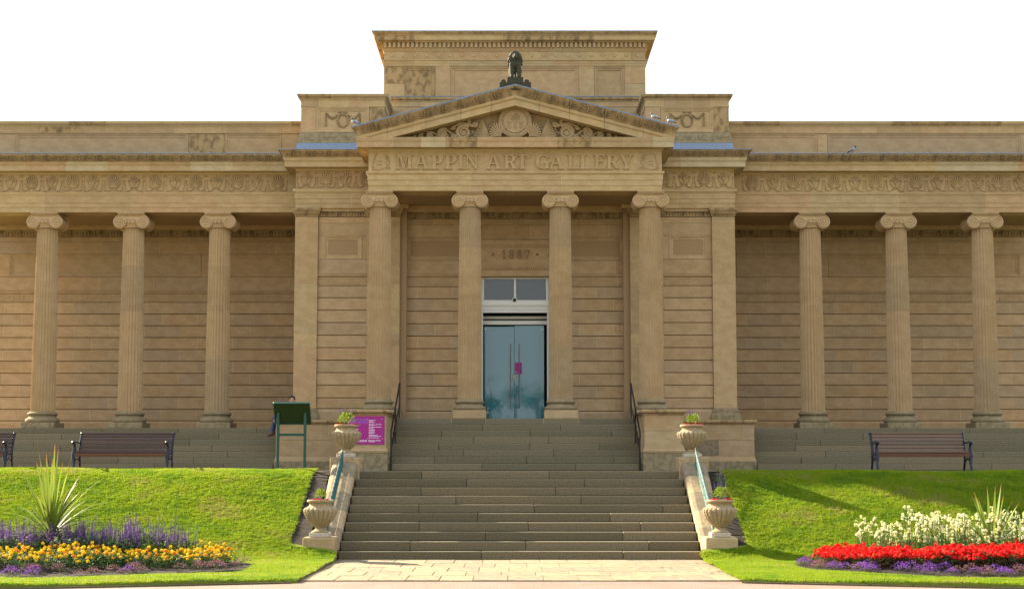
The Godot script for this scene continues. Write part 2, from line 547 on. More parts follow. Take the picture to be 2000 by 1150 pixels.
# carved ornaments, made once and shared
func palmette_mesh(kind: int) -> ArrayMesh:
	var mb := MB.new()
	# 0.56 wide pitch, 0.5 high, foot at y = 0.06
	var foot := Vector3(0, 0.13, 0.0)
	var n := 11 if kind == 0 else 5
	for i in n:
		var t := (i - (n - 1) / 2.0) / ((n - 1) / 2.0)
		var tip := Vector3(sin(t * 2.15) * 0.185, 0.265 + cos(t * 2.15) * 0.185, 0.0)
		var mid := Vector3(sin(t * 1.6) * 0.10, 0.20 + 0.10 * cos(t * 2.0), 0.014)
		if kind == 1:
			tip = Vector3(t * 0.16, 0.45 - 0.10 * absf(t), 0.0)
			mid = Vector3(t * 0.01, 0.31, 0.014)
		var pts := []
		var rad := []
		for k in 8:
			var u := k / 7.0
			pts.append(foot * (1 - u) * (1 - u) + mid * 2 * u * (1 - u) + tip * u * u)
			rad.append(lerpf(0.006, 0.021 if kind == 0 else 0.017, minf(u / 0.8, 1.0)) * (1.0 if u < 0.9 else 0.75))
		mb.tube(pts, rad, 6)
	if kind == 1:
		for s: float in [-1.0, 1.0]:
			curve(mb, [foot, foot + Vector3(s * 0.14, 0.02, 0), foot + Vector3(s * 0.15, 0.16, 0)], 0.015, 0.006)
			spiral(mb, Vector3(s * 0.14, 0.30, 0), 0.03, 0.008, 1.2, PI / 2, -s, 0.01, 0.006, 5)
	for s: float in [-1.0, 1.0]:
		spiral(mb, Vector3(s * 0.055, 0.105, 0.0), 0.045, 0.01, 1.6, PI / 2, -s, 0.012, 0.008, 5)
		curve(mb, [Vector3(s * 0.09, 0.07, 0), Vector3(s * 0.18, 0.02, 0), Vector3(s * 0.275, 0.085 if kind == 0 else 0.02, 0)], 0.012, 0.010)
		curve(mb, [Vector3(s * 0.2, 0.05, 0), Vector3(s * 0.27, 0.14, 0), Vector3(s * 0.25, 0.26, 0)], 0.012, 0.007)
		mb.ball(Vector3(s * 0.26, 0.30, 0), Vector3(0.02, 0.03, 0.016), 6, 4)
		mb.ball(Vector3(s * 0.25, 0.17, 0), Vector3(0.018, 0.014, 0.012), 6, 4)
		mb.ball(Vector3(s * 0.255, 0.42, 0), Vector3(0.02, 0.028, 0.014), 6, 4)
	return mb.mesh()

func leaf_carving_mesh() -> ArrayMesh:
	# acanthus pair on a cyma, about 0.5 wide and 0.19 high
	var mb := MB.new()
	for s: float in [-1.0, 1.0]:
		spiral(mb, Vector3(s * 0.07, 0.105, 0), 0.055, 0.012, 1.4, PI * 0.4, -s, 0.014, 0.008, 5)
		spiral(mb, Vector3(s * 0.185, 0.085, -0.006), 0.042, 0.012, 1.2, -PI / 2, s, 0.012, 0.008, 5)
		curve(mb, [Vector3(s * 0.02, 0.02, 0), Vector3(s * 0.12, 0.0, 0), Vector3(s * 0.24, 0.04, 0)], 0.012, 0.008)
		for k in 4:
			var a := 0.2 + k * 0.42
			curve(mb, [Vector3(s * 0.06, 0.06, 0), Vector3(s * (0.06 + 0.06 * sin(a)), 0.06 + 0.09 * cos(a), 0.02), Vector3(s * (0.06 + 0.1 * sin(a)), 0.06 + 0.115 * cos(a), 0.0)], 0.012, 0.005, 5, 4)
	curve(mb, [Vector3(0, 0.02, 0), Vector3(0, 0.1, 0.03), Vector3(0, 0.19, 0.01)], 0.02, 0.008)
	return mb.mesh()

# ------------------------------------------------------------------ Ionic column
var drum_cache := {}

func capital_mesh() -> ArrayMesh:
	var mb := MB.new()
	mb.box(-0.355, -0.03, -0.355, 0.355, 0.0, 0.355, 0.008)
	mb.box(-0.335, -0.07, -0.335, 0.335, -0.03, 0.335, 0.014)
	for i in 22:   # small leaves round the abacus
		var u := (i + 0.5) / 22.0 * 0.66 - 0.33
		for z: float in [-0.338, 0.338]:
			mb.ball(Vector3(u, -0.046, z), Vector3(0.011, 0.02, 0.012), 5, 4)
		for x: float in [-0.338, 0.338]:
			mb.ball(Vector3(x, -0.046, u), Vector3(0.012, 0.02, 0.011), 5, 4)
	# canalis
	mb.box(-0.31, -0.205, -0.285, 0.31, -0.075, 0.285, 0.02)
	for z: float in [-0.29, 0.29]:
		var top := []
		var low := []
		for k in 13:
			var u := k / 12.0 * 2.0 - 1.0
			top.append(Vector3(u * 0.30, -0.078, z))
			low.append(Vector3(u * 0.22, -0.19 - 0.03 * (1 - u * u), z))
		var rr := []
		rr.resize(13)
		rr.fill(0.018)
		mb.tube(top, rr, 6)
		mb.tube(low, rr, 6)
	for s: float in [-1.0, 1.0]:
		# bolster: a waisted roll from front to back
		var keep := mb.t
		mb.t = keep * Transform3D(Basis(Vector3.RIGHT, PI / 2), Vector3(s * 0.30, -0.245, 0))
		mb.lathe([[0.0, -0.292], [0.165, -0.292], [0.178, -0.28], [0.178, -0.25], [0.16, -0.2], [0.145, -0.05], [0.155, -0.035], [0.155, 0.035], [0.145, 0.05], [0.16, 0.2], [0.178, 0.25], [0.178, 0.28], [0.165, 0.292], [0.0, 0.292]], 28)
		mb.t = keep
		for z: float in [-0.295, 0.295]:
			spiral(mb, Vector3(s * 0.30, -0.245, z), 0.167, 0.035, 2.3, PI / 2, -s, 0.021, 0.012, 6)
			mb.ball(Vector3(s * 0.30, -0.245, z), Vector3(0.032, 0.032, 0.024), 10, 6)
	# echinus with eggs
	mb.lathe([[0.27, -0.345], [0.285, -0.335], [0.30, -0.29], [0.325, -0.24], [0.30, -0.2]], 32)
	for i in 20:
		var a := TAU * (i + 0.5) / 20
		mb.ball(Vector3(sin(a) * 0.318, -0.255, cos(a) * 0.318), Vector3(0.03, 0.05, 0.03), 8, 5)
		var b := TAU * i / 20
		mb.tube([Vector3(sin(b) * 0.325, -0.205, cos(b) * 0.325), Vector3(sin(b) * 0.315, -0.3, cos(b) * 0.315)], [0.009, 0.006], 4)
	mb.lathe([[0.268, -0.40], [0.285, -0.392], [0.29, -0.38], [0.285, -0.366], [0.27, -0.36], [0.27, -0.34]], 32)
	for i in 32:
		var a := TAU * i / 32
		mb.ball(Vector3(sin(a) * 0.288, -0.38, cos(a) * 0.288), Vector3(0.014, 0.014, 0.014), 5, 4)
	return mb.mesh()

func drum_mesh(h0: float, h1: float, total: float, r0: float, r1: float, first: bool, last: bool) -> ArrayMesh:
	var mb := MB.new()
	var prof := []
	var steps := 7
	for i in steps + 1:
		var y := lerpf(h0, h1, float(i) / steps)
		var t := y / total
		prof.append([r0 - (r0 - r1) * pow(t, 1.5), y - h0])
	prof[0][1] += 0.003
	prof[steps][1] -= 0.003
	# tiny arris at the joint
	prof.push_front([prof[0][0] - 0.012, 0.0])
	prof.append([prof[-1][0] - 0.012, h1 - h0])
	mb.lathe(prof, 144, Vector3.ZERO, 24, 0.15)
	return mb.mesh()

func column(parent: Node3D, x: float, d: float, y0: float, ybase: float, yplinth: float, y1: float, r0: float, r1: float, joints: Array, cs: float, key: String, sh: Array) -> void:
	var c := hold("column", parent, Vector3(x, y0, -d))
	if not drum_cache.has(key):
		var e := {}
		var mb := MB.new()
		var pw := r0 * 1.38
		mb.box(-pw, 0, -pw, pw, yplinth - y0, pw, 0.012)
		e.plinth = mb.mesh()
		var h := ybase - yplinth
		mb = MB.new()
		var k := r0
		var pr := []
		for i in 9:
			var a := -PI / 2 + PI * i / 8
			pr.append([k * 1.22 + cos(a) * k * 0.16, h * 0.20 + sin(a) * h * 0.20])
		pr.append_array([[k * 1.20, h * 0.42], [k * 1.13, h * 0.46], [k * 1.09, h * 0.55], [k * 1.13, h * 0.63], [k * 1.16, h * 0.66]])
		for i in 7:
			var a := -PI / 2 + PI * i / 6
			pr.append([k * 1.10 + cos(a) * k * 0.12, h * 0.81 + sin(a) * h * 0.13])
		pr.append_array([[k * 1.07, h * 0.96], [k * 1.05, h * 1.0], [0.0, h * 1.0]])
		mb.lathe(pr, 40)
		e.base = mb.mesh()
		e.capital = capital_mesh()
		e.drums = []
		var top := y1 - 0.36 * cs
		var hs := [ybase]
		hs.append_array(joints)
		hs.append(top)
		for i in hs.size() - 1:
			e.drums.append([hs[i] - y0, drum_mesh(hs[i] - ybase, hs[i + 1] - ybase, top - ybase, r0, r1, i == 0, i == hs.size() - 2)])
		drum_cache[key] = e
	var e: Dictionary = drum_cache[key]
	part("plinth", e.plinth, M.grey_stone if key == "wing" else M.stone[rng.randi() % 6], c)
	part("base", e.base, M.grey_stone, c, Vector3(0, yplinth - y0, 0))
	for i in e.drums.size():
		part("drum", e.drums[i][1], M.drum[sh[i] if sh.size() > i else rng.randi() % 4], c, Vector3(0, e.drums[i][0], 0))
	var cap := part("capital", e.capital, M.drum[0], c, Vector3(0, y1 - y0, 0))
	cap.scale = Vector3.ONE * cs

# ------------------------------------------------------------------ the gallery
func entab(root: Node3D, called: String, d: float, x0: float, x1: float, py: Dictionary, rl: float, rr: float, joints: Array, cjoints: Array, special := {}, carved := 0) -> Dictionary:
	# py: picture heights of architrave bottom a0, fasciae a1 a2, taenia t0 t1, frieze top f1, corona c0 c1, cyma c2 c3
	var e := hold(called, root)
	var ya := yy(py.a0, d)
	var y1 := yy(py.a1, d - 0.015)
	var y2 := yy(py.a2, d - 0.03)
	var yt := yy(py.t0, d - 0.03)
	var yt1 := yy(py.t1, d - 0.06)
	var yf := yy(py.f1, d)
	var P := 0.30
	var yc0 := yy(py.c0, d - P)
	var yc1 := yy(py.c1, d - P)
	var yc2 := yy(py.c2, d - P - 0.05)
	var yc3 := yy(py.c3, d - P - 0.16)
	band(e, "architrave_block", [[-0.67, ya], [0.0, ya], [0.0, y1], [0.014, y1 + 0.004], [0.014, y2], [0.028, y2 + 0.004], [0.028, yt - 0.02], [0.06, yt], [0.075, yt + 0.01], [0.075, yt1], [-0.67, yt1]], x0, x1, d, joints, rl, rr)
	band(e, "frieze_block", [[-0.67, yt1], [0.0, yt1], [0.0, yc0 - 0.04], [0.05, yc0 - 0.02], [0.07, yc0], [-0.67, yc0]], x0, x1, d, joints, rl, rr)
	band(e, "cornice_block", [[-0.6, yc0], [P - 0.04, yc0], [P - 0.035, yc0 + 0.012], [P - 0.02, yc0 + 0.012], [P - 0.015, yc0], [P, yc0], [P, yc1 - 0.03], [P + 0.012, yc1 - 0.02], [P + 0.012, yc1], [P + 0.03, yc1 + 0.01], [P + 0.045, yc2 - 0.01], [P + 0.055, yc2], [-0.6, yc2]], x0, x1, d, cjoints, rl, rr, special)
	band(e, "gutter_stone", [[-0.6, yc2], [P + 0.05, yc2], [P + 0.055, yc2 + (yc3 - yc2) * 0.3], [P + 0.075, yc2 + (yc3 - yc2) * 0.55], [P + 0.13, yc2 + (yc3 - yc2) * 0.85], [P + 0.15, yc3 - 0.02], [P + 0.15, yc3], [-0.6, yc3]], x0, x1, d, cjoints, rl, rr, {}, [M.carve, M.sooty])
	return {"node": e, "ya": ya, "yt1": yt1, "yc0": yc0, "yc2": yc2, "yc3": yc3, "P": P}

func carve_row(parent: Node3D, mesh: Mesh, called: String, xs: Array, y: float, z: float, sy := 1.0, sx := 1.0, tilt := 0.0, m: Material = null) -> void:
	for x: float in xs:
		var o := part(called, mesh, m if m else M.stone[rng.randi() % 3], parent, Vector3(x, y, z))
		o.scale = Vector3(sx, sy, 1.7)
		o.rotation.x = tilt

func wing(root: Node3D, s: float) -> void:
	var py := {"a0": 414.5, "a1": 405.0, "a2": 396.5, "t0": 380.0, "t1": 375.5, "f1": 338.0, "c0": 333.5, "c1": 321.5, "c2": 315.5, "c3": 300.5}
	var xa := 6.578
	# column axes, measured on each side
	var cols := []
	for i in 3: cols.append(9.086 + 2.651 * i)
	var xj := []
	for c: float in cols: xj.append(c * s)
	var x0 := -WEND if s < 0 else xa
	var x1 := -xa if s < 0 else WEND
	xj.sort()
	var cj := spaced(x0, x1, 1.265, 0.605 if s < 0 else 1.155)
	var special := {}
	if s < 0:
		for k: int in [3, 6, 8]: special[k] = M.pale
	else:
		for k: int in [5, 6]: special[k] = M.pale
	var e := entab(root, "wing_entablature", DW, x0, x1, py, 0.99 if s < 0 else 0.0, 0.99 if s > 0 else 0.0, xj, cj, special)
	var nd: Node3D = e.node
	var k := 0
	var fan := []
	var lotus := []
	# motifs alternate along the frieze
	var start := 7.2655
	while start + k * 0.628 < WEND - 0.33:
		(fan if k % 2 == 0 else lotus).append(s * (start + k * 0.628))
		k += 1
	var fh: float = e.yc0 - 0.04 - e.yt1
	carve_row(nd, M.fan_mesh, "palmette", fan, e.yt1 + 0.0, -DW + 0.012, fh / 0.485, 1.1)
	carve_row(nd, M.lotus_mesh, "palmette", lotus, e.yt1 + 0.0, -DW + 0.012, fh / 0.485, 1.1)
	var lx := []
	var x := xa + 0.385
	while x < WEND:
		lx.append(s * x)
		x += 0.5225
	carve_row(nd, M.acanthus_mesh, "acanthus_leaf", lx, e.yc2 + 0.0, -DW + e.P + 0.062, (e.yc3 - e.yc2) / 0.205, 1.1, 0.32, M.carve)
	# lead edge and rolls on the gutter
	var mb := MB.new()
	var yl: float = e.yc3
	mb.box(x0 + 0.33 if s > 0 else x0 - 0.2, yl, -DW - 0.77, x1 + 0.2 if s > 0 else x1 - 0.33, yl + 0.03, -DW + e.P + 0.165, 0.008)
	var q := xa + 0.77
	while q < WEND:
		mb.box(s * q - 0.05, yl + 0.02, -DW - 0.33, s * q + 0.05, yl + 0.06, -DW + e.P + 0.10, 0.02)
		q += 0.649
	part("lead_gutter", mb.mesh(), M.lead, nd)
	M.gutter_y = yl + 0.027
	# columns
	for i in cols.size():
		var sh := []
		if s < 0 and i == 0: sh = [3, 0, 1, 0]
		var yb := yy(804.5, DWC)
		column(root, s * cols[i], DWC, FLOOR_W, yb, yy(825.5, DWC), yy(414.5, DW), 0.3685, 0.3135, [yy(703, DWC), yy(609.5, DWC), yy(521, DWC)], 1.166, "wing", sh)
	# floor block, ceiling
	mb = MB.new()
	mb.box(s * 6.49, TERR - 0.33, -DWW - 0.55, s * WEND, FLOOR_W - 0.006, -43.582)
	part("podium", mb.mesh(), M.core, root)
	var cl := MB.new()
	cl.box(s * 6.49, e.ya + 0.012, -DWW - 0.2, s * (WEND - 0.1), e.ya + 0.33, -DW - 0.726)
	part("ceiling", cl.mesh(), M.core, root)
	# the wall behind the columns
	var w := hold("wing_wall", root)
	var wx0 := minf(s * 6.49, s * WEND)
	var wx1 := maxf(s * 6.49, s * WEND)
	mb = MB.new()
	mb.box(wx0, FLOOR_W - 0.2, -DWW - 0.66, wx1, e.ya + 0.15, -DWW - 0.03)
	part("wall_core", mb.mesh(), M.core, w)
	var rows := []
	for y: float in [822.0, 799.4, 776.0, 752.3, 728.9, 705.5, 682.7, 659.3, 636.2, 613.4, 590.5]: rows.append(yy(y, DWW))
	ashlar(w, wx0, wx1, DWW, rows, 1.133, 0.385, 0.024, 0.03)
	mb = MB.new()
	mb.sweep([[-0.1, FLOOR_W - 0.02], [0.10, FLOOR_W - 0.02], [0.10, rows[0] - 0.07], [0.08, rows[0] - 0.05], [0.045, rows[0] - 0.012], [-0.1, rows[0] - 0.012]], [[wx0, -DWW], [wx1, -DWW]])
	part("base_course", mb.mesh(), M.wall[4], w)
	key_band(w, wx0, wx1, yy(590.0, DWW), yy(574.0, DWW), DWW)
	mb = MB.new()
	var ys := yy(573.5, DWW)
	mb.sweep([[-0.1, ys], [0.03, ys], [0.05, ys + 0.03], [0.075, ys + 0.045], [0.075, ys + 0.08], [-0.1, ys + 0.09]], [[wx0, -DWW], [wx1, -DWW]])
	part("string_course", mb.mesh(), M.wall[0], w)
	var ph := yy(541.0, DWW)
	var pt := yy(496.5, DWW)
	ashlar(w, wx0, wx1, DWW, [ys + 0.092, ph], 1.76, 0.77, 0.004, 0.012)
	# long framed panels, each between narrow piers
	var edges := [[6.49, 7.15, 0], [7.15, 9.57, 1], [9.57, 10.098, 0], [10.098, 16.28, 1], [16.28, WEND, 0]]
	for ed: Array in edges:
		var a := minf(s * ed[0], s * ed[1]) + 0.003
		var b := maxf(s * ed[0], s * ed[1]) - 0.003
		if ed[2]: panel(w, "wall_panel", a, ph + 0.006, b, pt, DWW, M.wall[rng.randi() % 7], 0.03)
		else:
			mb = MB.new()
			mb.box(a, ph + 0.006, -DWW - 0.1, b, pt, -DWW + 0.012, 0.004)
			part("stone_block", mb.mesh(), M.wall[rng.randi() % 7], w)
	ashlar(w, wx0, wx1, DWW, [pt + 0.004, yy(472.0, DWW), yy(463.0, DWW)], 1.87, 0.66, 0.004, 0.012)
	egg_band(w, wx0, wx1, yy(462.5, DWW), yy(450.0, DWW), DWW, 0.1)
	mb = MB.new()
	mb.box(wx0, yy(449.5, DWW), -DWW - 0.1, wx1, e.ya + 0.02, -DWW + 0.10, 0.01)
	part("wall_cornice", mb.mesh(), M.wall[2], w)
	# end of the wing: a plain return wall
	mb = MB.new()
	mb.box(s * (WEND - 0.55), TERR - 0.33, -DWW - 6.6, s * WEND, e.ya + 0.02, -DWW - 0.08, 0.02)
	part("end_wall", mb.mesh(), M.wall[1], root)
	# parapet
	var dp := DW + 0.825
	var p := hold("parapet", root)
	var y0: float = e.yc3 - 0.05
	var yA := yy(261.0, dp)
	var yB := yy(246.5, dp)
	var yC := yy(236.0, dp - 0.1)
	mb = MB.new()
	mb.box(x0, y0 - 0.44, -dp - 0.55, x1, yB, -dp - 0.045)
	part("parapet_core", mb.mesh(), M.core, p)
	var segs := [[6.49, 7.293, 0], [7.293, 9.064, 1], [9.064, 10.208, 2], [10.208, 15.62, 1], [15.62, 16.17, 0], [16.17, WEND, 1]] if s < 0 else [[6.49, 9.46, 1], [9.46, 9.779, 0], [9.779, 15.818, 1], [15.818, 16.28, 0], [16.28, WEND, 1]]
	for i in segs.size():
		var a := minf(s * segs[i][0], s * segs[i][1]) + 0.003
		var b := maxf(s * segs[i][0], s * segs[i][1]) - 0.003
		var dark: bool = segs[i][2] == 2
		if segs[i][2] == 1:
			panel(p, "parapet_panel", a, y0, b, yA, dp, M.wall[rng.randi() % 7], 0.03)
			# upright joints across the long panels
		else:
			mb = MB.new()
			mb.box(a, y0, -dp - 0.1, b, yA, -dp + 0.008, 0.005)
			part("stone_block", mb.mesh(), M.sooty if dark else M.wall[rng.randi() % 7], p)
	band(p, "parapet_stone", [[-0.2, yA + 0.002], [0.035, yA + 0.002], [0.04, yA + 0.03], [0.015, yA + 0.05], [0.015, yB - 0.03], [0.04, yB - 0.015], [0.04, yB], [-0.2, yB]], x0, x1, dp, spaced(x0, x1, 1.43, 0.44), 0, 0, {}, [M.stone[0], M.stone[1], M.sooty, M.stone[3], M.stone[4]])
	band(p, "coping_stone", [[-0.55, yB], [0.05, yB], [0.06, yB + 0.03], [0.10, yB + 0.06], [0.11, yC - 0.01], [0.09, yC], [-0.55, yC + 0.05]], x0, x1, dp, spaced(x0, x1, 1.155, 0.55), 0, 0, {}, [M.stone[0], M.stone[1], M.sooty, M.stone[5]])
	# roof and rear mass
	mb = MB.new()
	mb.box(s * 6.05, 1.1, -DWW - 15.4, s * WEND, yB - 0.2, -DWW - 0.682)
	part("rear_block", mb.mesh(), M.core, root)

func bay(root: Node3D, s: float) -> void:
	var py := {"a0": 406.4, "a1": 397.0, "a2": 388.0, "t0": 375.0, "t1": 368.5, "f1": 331.0, "c0": 325.5, "c1": 314.0, "c2": 306.0, "c3": 292.0}
	var x0 := -6.578 if s < 0 else 3.19
	var x1 := -3.19 if s < 0 else 6.578
	var e := entab(root, "bay_entablature", DB, x0, x1, py, 1.1 if s < 0 else 0.0, 1.1 if s > 0 else 0.0, [s * 4.895], [s * 4.95], {1: M.pale} if s > 0 else {})
	var nd: Node3D = e.node
	var fh: float = e.yc0 - 0.04 - e.yt1
	carve_row(nd, M.fan_mesh, "palmette", [s * 5.676, s * 4.488], e.yt1, -DB + 0.012, fh / 0.485, 1.067)
	carve_row(nd, M.lotus_mesh, "palmette", [s * 5.082, s * 6.27], e.yt1, -DB + 0.012, fh / 0.485, 1.067)
	carve_row(nd, M.acanthus_mesh, "acanthus_leaf", [s * 6.6, s * 6.07, s * 5.55, s * 5.03, s * 4.5], e.yc2, -DB + e.P + 0.062, (e.yc3 - e.yc2) / 0.205, 1.1, 0.32, M.carve)
	var mb := MB.new()
	mb.box(s * 3.74, e.yc3, -DB - 0.99, s * 7.073, e.yc3 + 0.028, -DB + e.P + 0.165, 0.008)
	# sloping lead behind the gutter, up to the attic block
	var yl := yy(279.0, 43.45)
	var xa := minf(s * 3.85, s * 6.633)
	var xb := maxf(s * 3.85, s * 6.633)
	mb.quad(Vector3(xa, e.yc3 + 0.028, -43.175), Vector3(xb, e.yc3 + 0.028, -43.175), Vector3(xb, yl, -43.472), Vector3(xa, yl, -43.472))
	mb.box(xa, e.yc3 + 0.02, -43.89, xb, yl + 0.004, -43.472)
	part("lead_flashing", mb.mesh(), M.lead, nd)
	# wall with pilasters
	var w := hold("bay_wall", root)
	mb = MB.new()
	mb.box(s * 3.245, TERR - 0.33, -DBW - 4.4, s * 6.589, e.ya + 0.1, -DBW - 0.03)
	part("wall_core", mb.mesh(), M.core, w)
	var wx0 := minf(s * 4.433, s * 5.896)
	var wx1 := maxf(s * 4.433, s * 5.896)
	var rows := []
	for y: float in [798.0, 777.0, 752.3, 727.8, 703.4, 679.0, 654.7, 630.0, 606.0, 581.6, 558.0]: rows.append(yy(y, DBW))
	ashlar(w, wx0, wx1, DBW, rows, 3.3, 2.42, 0.024, 0.03, [], 0)
	mb = MB.new()
	mb.sweep([[-0.1, FLOOR_P], [0.10, FLOOR_P], [0.10, rows[0] - 0.09], [0.05, rows[0] - 0.012], [-0.1, rows[0] - 0.012]], [[wx0, -DBW], [wx1, -DBW]])
	part("base_course", mb.mesh(), M.wall[3], w)
	key_band(w, wx0, wx1, yy(557.6, DBW), yy(541.5, DBW), DBW)
	var ys := yy(541.0, DBW)
	mb = MB.new()
	mb.sweep([[-0.1, ys], [0.03, ys], [0.05, ys + 0.03], [0.075, ys + 0.045], [0.075, ys + 0.08], [-0.1, ys + 0.09]], [[wx0, -DBW], [wx1, -DBW]])
	part("string_course", mb.mesh(), M.wall[0], w)
	var ph := yy(506.5, DBW)
	var pt := yy(460.5, DBW)
	var pa := yy(436.0, DBW)
	ashlar(w, wx0, wx1, DBW, [ys + 0.092, ph], 3.3, 2.75, 0.004, 0.012)
	panel(w, "wall_panel", wx0 + 0.18, ph + 0.006, wx1 - 0.15, pt, DBW, M.wall[2], 0.035)
	mb = MB.new()
	mb.box(wx0, ph + 0.006, -DBW - 0.1, wx0 + 0.176, pt, -DBW + 0.012, 0.003)
	part("stone_block", mb.mesh(), M.wall[0], w)
	mb = MB.new()
	mb.box(wx1 - 0.146, ph + 0.006, -DBW - 0.1, wx1, pt, -DBW + 0.012, 0.003)
	part("stone_block", mb.mesh(), M.wall[5], w)
	ashlar(w, wx0, wx1, DBW, [pt + 0.004, pa, yy(424.0, DBW)], 3.3, 0.825, 0.004, 0.012)
	egg_band(w, wx0, wx1, yy(423.0, DBW), yy(413.0, DBW), DBW, 0.085)
	mb = MB.new()
	mb.box(wx0, yy(412.8, DBW), -DBW - 0.1, wx1, e.ya - 0.002, -DBW + 0.06)
	part("wall_cornice", mb.mesh(), M.wall[2], w)
	# outer pilaster and the anta behind the end column
	for q: Array in [[5.896, 6.5835, 0.10, 0], [3.443, 4.433, 0.05, 1]]:
		var pl := hold("pilaster", root)
		var a := minf(s * q[0], s * q[1])
		var b := maxf(s * q[0], s * q[1])
		var z: float = -DBW + q[2]
		var cap0 := yy(424.0, DBW)
		var jy := [yy(798.0, DBW), yy(677.5, DBW), yy(653.0, DBW), yy(556.0, DBW), cap0 - 0.12, cap0]
		var mo := MB.new()
		mo.box(a + 0.008, jy[0] + 0.01, -DBW - 0.05, b - 0.008, cap0 - 0.01, z - 0.006)
		part("mortar", mo.mesh(), M.mortar, pl)
		for i in jy.size() - 1:
			mb = MB.new()
			mb.box(a, jy[i] + 0.003, -DBW - 0.77, b, jy[i + 1] - 0.003, z, 0.006)
			part("shaft_block", mb.mesh(), pick(), pl)
		mb = MB.new()
		var k := 0.075
		mb.sweep([[-0.02, FLOOR_P], [0.09, FLOOR_P], [0.09, FLOOR_P + 0.12], [0.075, FLOOR_P + 0.13], [0.08, FLOOR_P + 0.18], [0.05, FLOOR_P + 0.22], [0.045, jy[0] - 0.03], [0.0, jy[0]], [-0.02, jy[0]]], [[a, -DBW - 0.55], [a, z], [b, z], [b, -DBW - 0.55]])
		part("base", mb.mesh(), M.grey_stone, pl)
		mb = MB.new()
		mb.sweep([[-0.05, cap0], [0.012, cap0 + 0.01], [0.02, cap0 + 0.05], [0.05, cap0 + 0.10], [0.075, cap0 + 0.16], [0.095, cap0 + 0.18], [0.095, e.ya - 0.003], [-0.05, e.ya - 0.003]], [[a, -DBW - 0.55], [a, z], [b, z], [b, -DBW - 0.55]])
		var ne := int((b - a) / 0.062)
		for i in ne:
			mb.ball(Vector3(a + (i + 0.5) * (b - a) / ne, cap0 + 0.10, z + 0.052), Vector3(0.021, 0.055, 0.025), 6, 4)
		part("capital", mb.mesh(), M.carve, pl)
	# podium in front of the bay
	var dpod := 41.745
	var pod := hold("podium", root)
	var xo := 6.864
	var yb := yy(901.0, dpod)
	var ya := yy(890.5, dpod)
	mb = MB.new()
	mb.box(s * 3.63, TERR - 0.33, -DBW - 1.1, s * (xo - 0.02), FLOOR_P - 0.16, -dpod - 0.012)
	part("podium_core", mb.mesh(), M.core, pod)
	var pth := [[-xo, -DBW - 0.55], [-xo, -dpod], [-3.63, -dpod]] if s < 0 else [[3.63, -dpod], [xo, -dpod], [xo, -DBW - 0.55]]
	mb = MB.new()
	mb.sweep([[-0.33, TERR - 0.2], [0.05, TERR - 0.2], [0.05, yb], [-0.33, yb]], pth)
	part("plinth", mb.mesh(), M.grey_stone, pod)
	mb = MB.new()
	mb.sweep([[-0.33, yb], [0.045, yb], [0.04, yb + 0.03], [0.0, ya], [-0.33, ya]], pth)
	part("base_course", mb.mesh(), M.stone[3], pod)
	ashlar(pod, minf(s * 3.63, s * xo), maxf(s * 3.63, s * xo), dpod + 0.0, [ya, (ya + FLOOR_P - 0.13) * 0.5, FLOOR_P - 0.13], 1.43, 0.792, 0.006, 0.0, [M.stone[5], M.stone[3], M.slab[1], M.wall[3]], 1)
	mb = MB.new()
	mb.sweep([[-1.43, FLOOR_P - 0.13], [0.02, FLOOR_P - 0.13], [0.04, FLOOR_P - 0.10], [0.08, FLOOR_P - 0.07], [0.08, FLOOR_P - 0.015], [0.06, FLOOR_P - 0.002], [-1.43, FLOOR_P - 0.002]], pth)
	part("coping", mb.mesh(), M.sooty, pod)
	# attic block with a carved wreath
	var at := hold("attic_block", root)
	var da := 43.67
	var bx0 := minf(s * 3.993, s * 6.545)
	var bx1 := maxf(s * 3.993, s * 6.545)
	var y0 := yy(290.0, da)
	var yA := yy(258.5, da)
	var yB := yy(209.0, da)
	var yC := yy(193.0, da)
	var yD := yy(182.5, da - 0.14)
	mb = MB.new()
	mb.box(bx0 + 0.02, y0 - 0.33, -da - 2.86, bx1 - 0.02, yC, -da - 0.05)
	part("attic_core", mb.mesh(), M.core, at)
	var ring := [[bx0, -da - 2.64], [bx0, -da], [bx1, -da], [bx1, -da - 2.64]]
	mb = MB.new()
	mb.sweep([[-0.1, y0 - 0.1], [0.09, y0 - 0.1], [0.09, y0 + 0.18], [0.07, y0 + 0.22], [0.06, yA - 0.13], [0.02, yA - 0.02], [0.0, yA], [-0.1, yA]], ring)
	part("base_course", mb.mesh(), M.grey_stone, at)
	var pw := 0.462
	mb = MB.new()
	mb.box(bx0, yA + 0.002, -da - 2.64, bx0 + pw, yB, -da + 0.002, 0.004)
	part("stone_block", mb.mesh(), pick(), at)
	mb = MB.new()
	mb.box(bx1 - pw, yA + 0.002, -da - 2.64, bx1, yB, -da + 0.002, 0.004)
	part("stone_block", mb.mesh(), M.sooty, at)
	panel(at, "carved_panel", bx0 + pw + 0.006, yA + 0.002, bx1 - pw - 0.006, yB, da, M.stone[0], 0.045)
	var wr := MB.new()
	var c := Vector3((bx0 + bx1) / 2, (yA + yB) / 2 - 0.01, -da - 0.03)
	for i in 18:
		var a := TAU * i / 18
		wr.ball(c + Vector3(cos(a) * 0.155, sin(a) * 0.19, 0), Vector3(0.05, 0.045, 0.04), 6, 4)
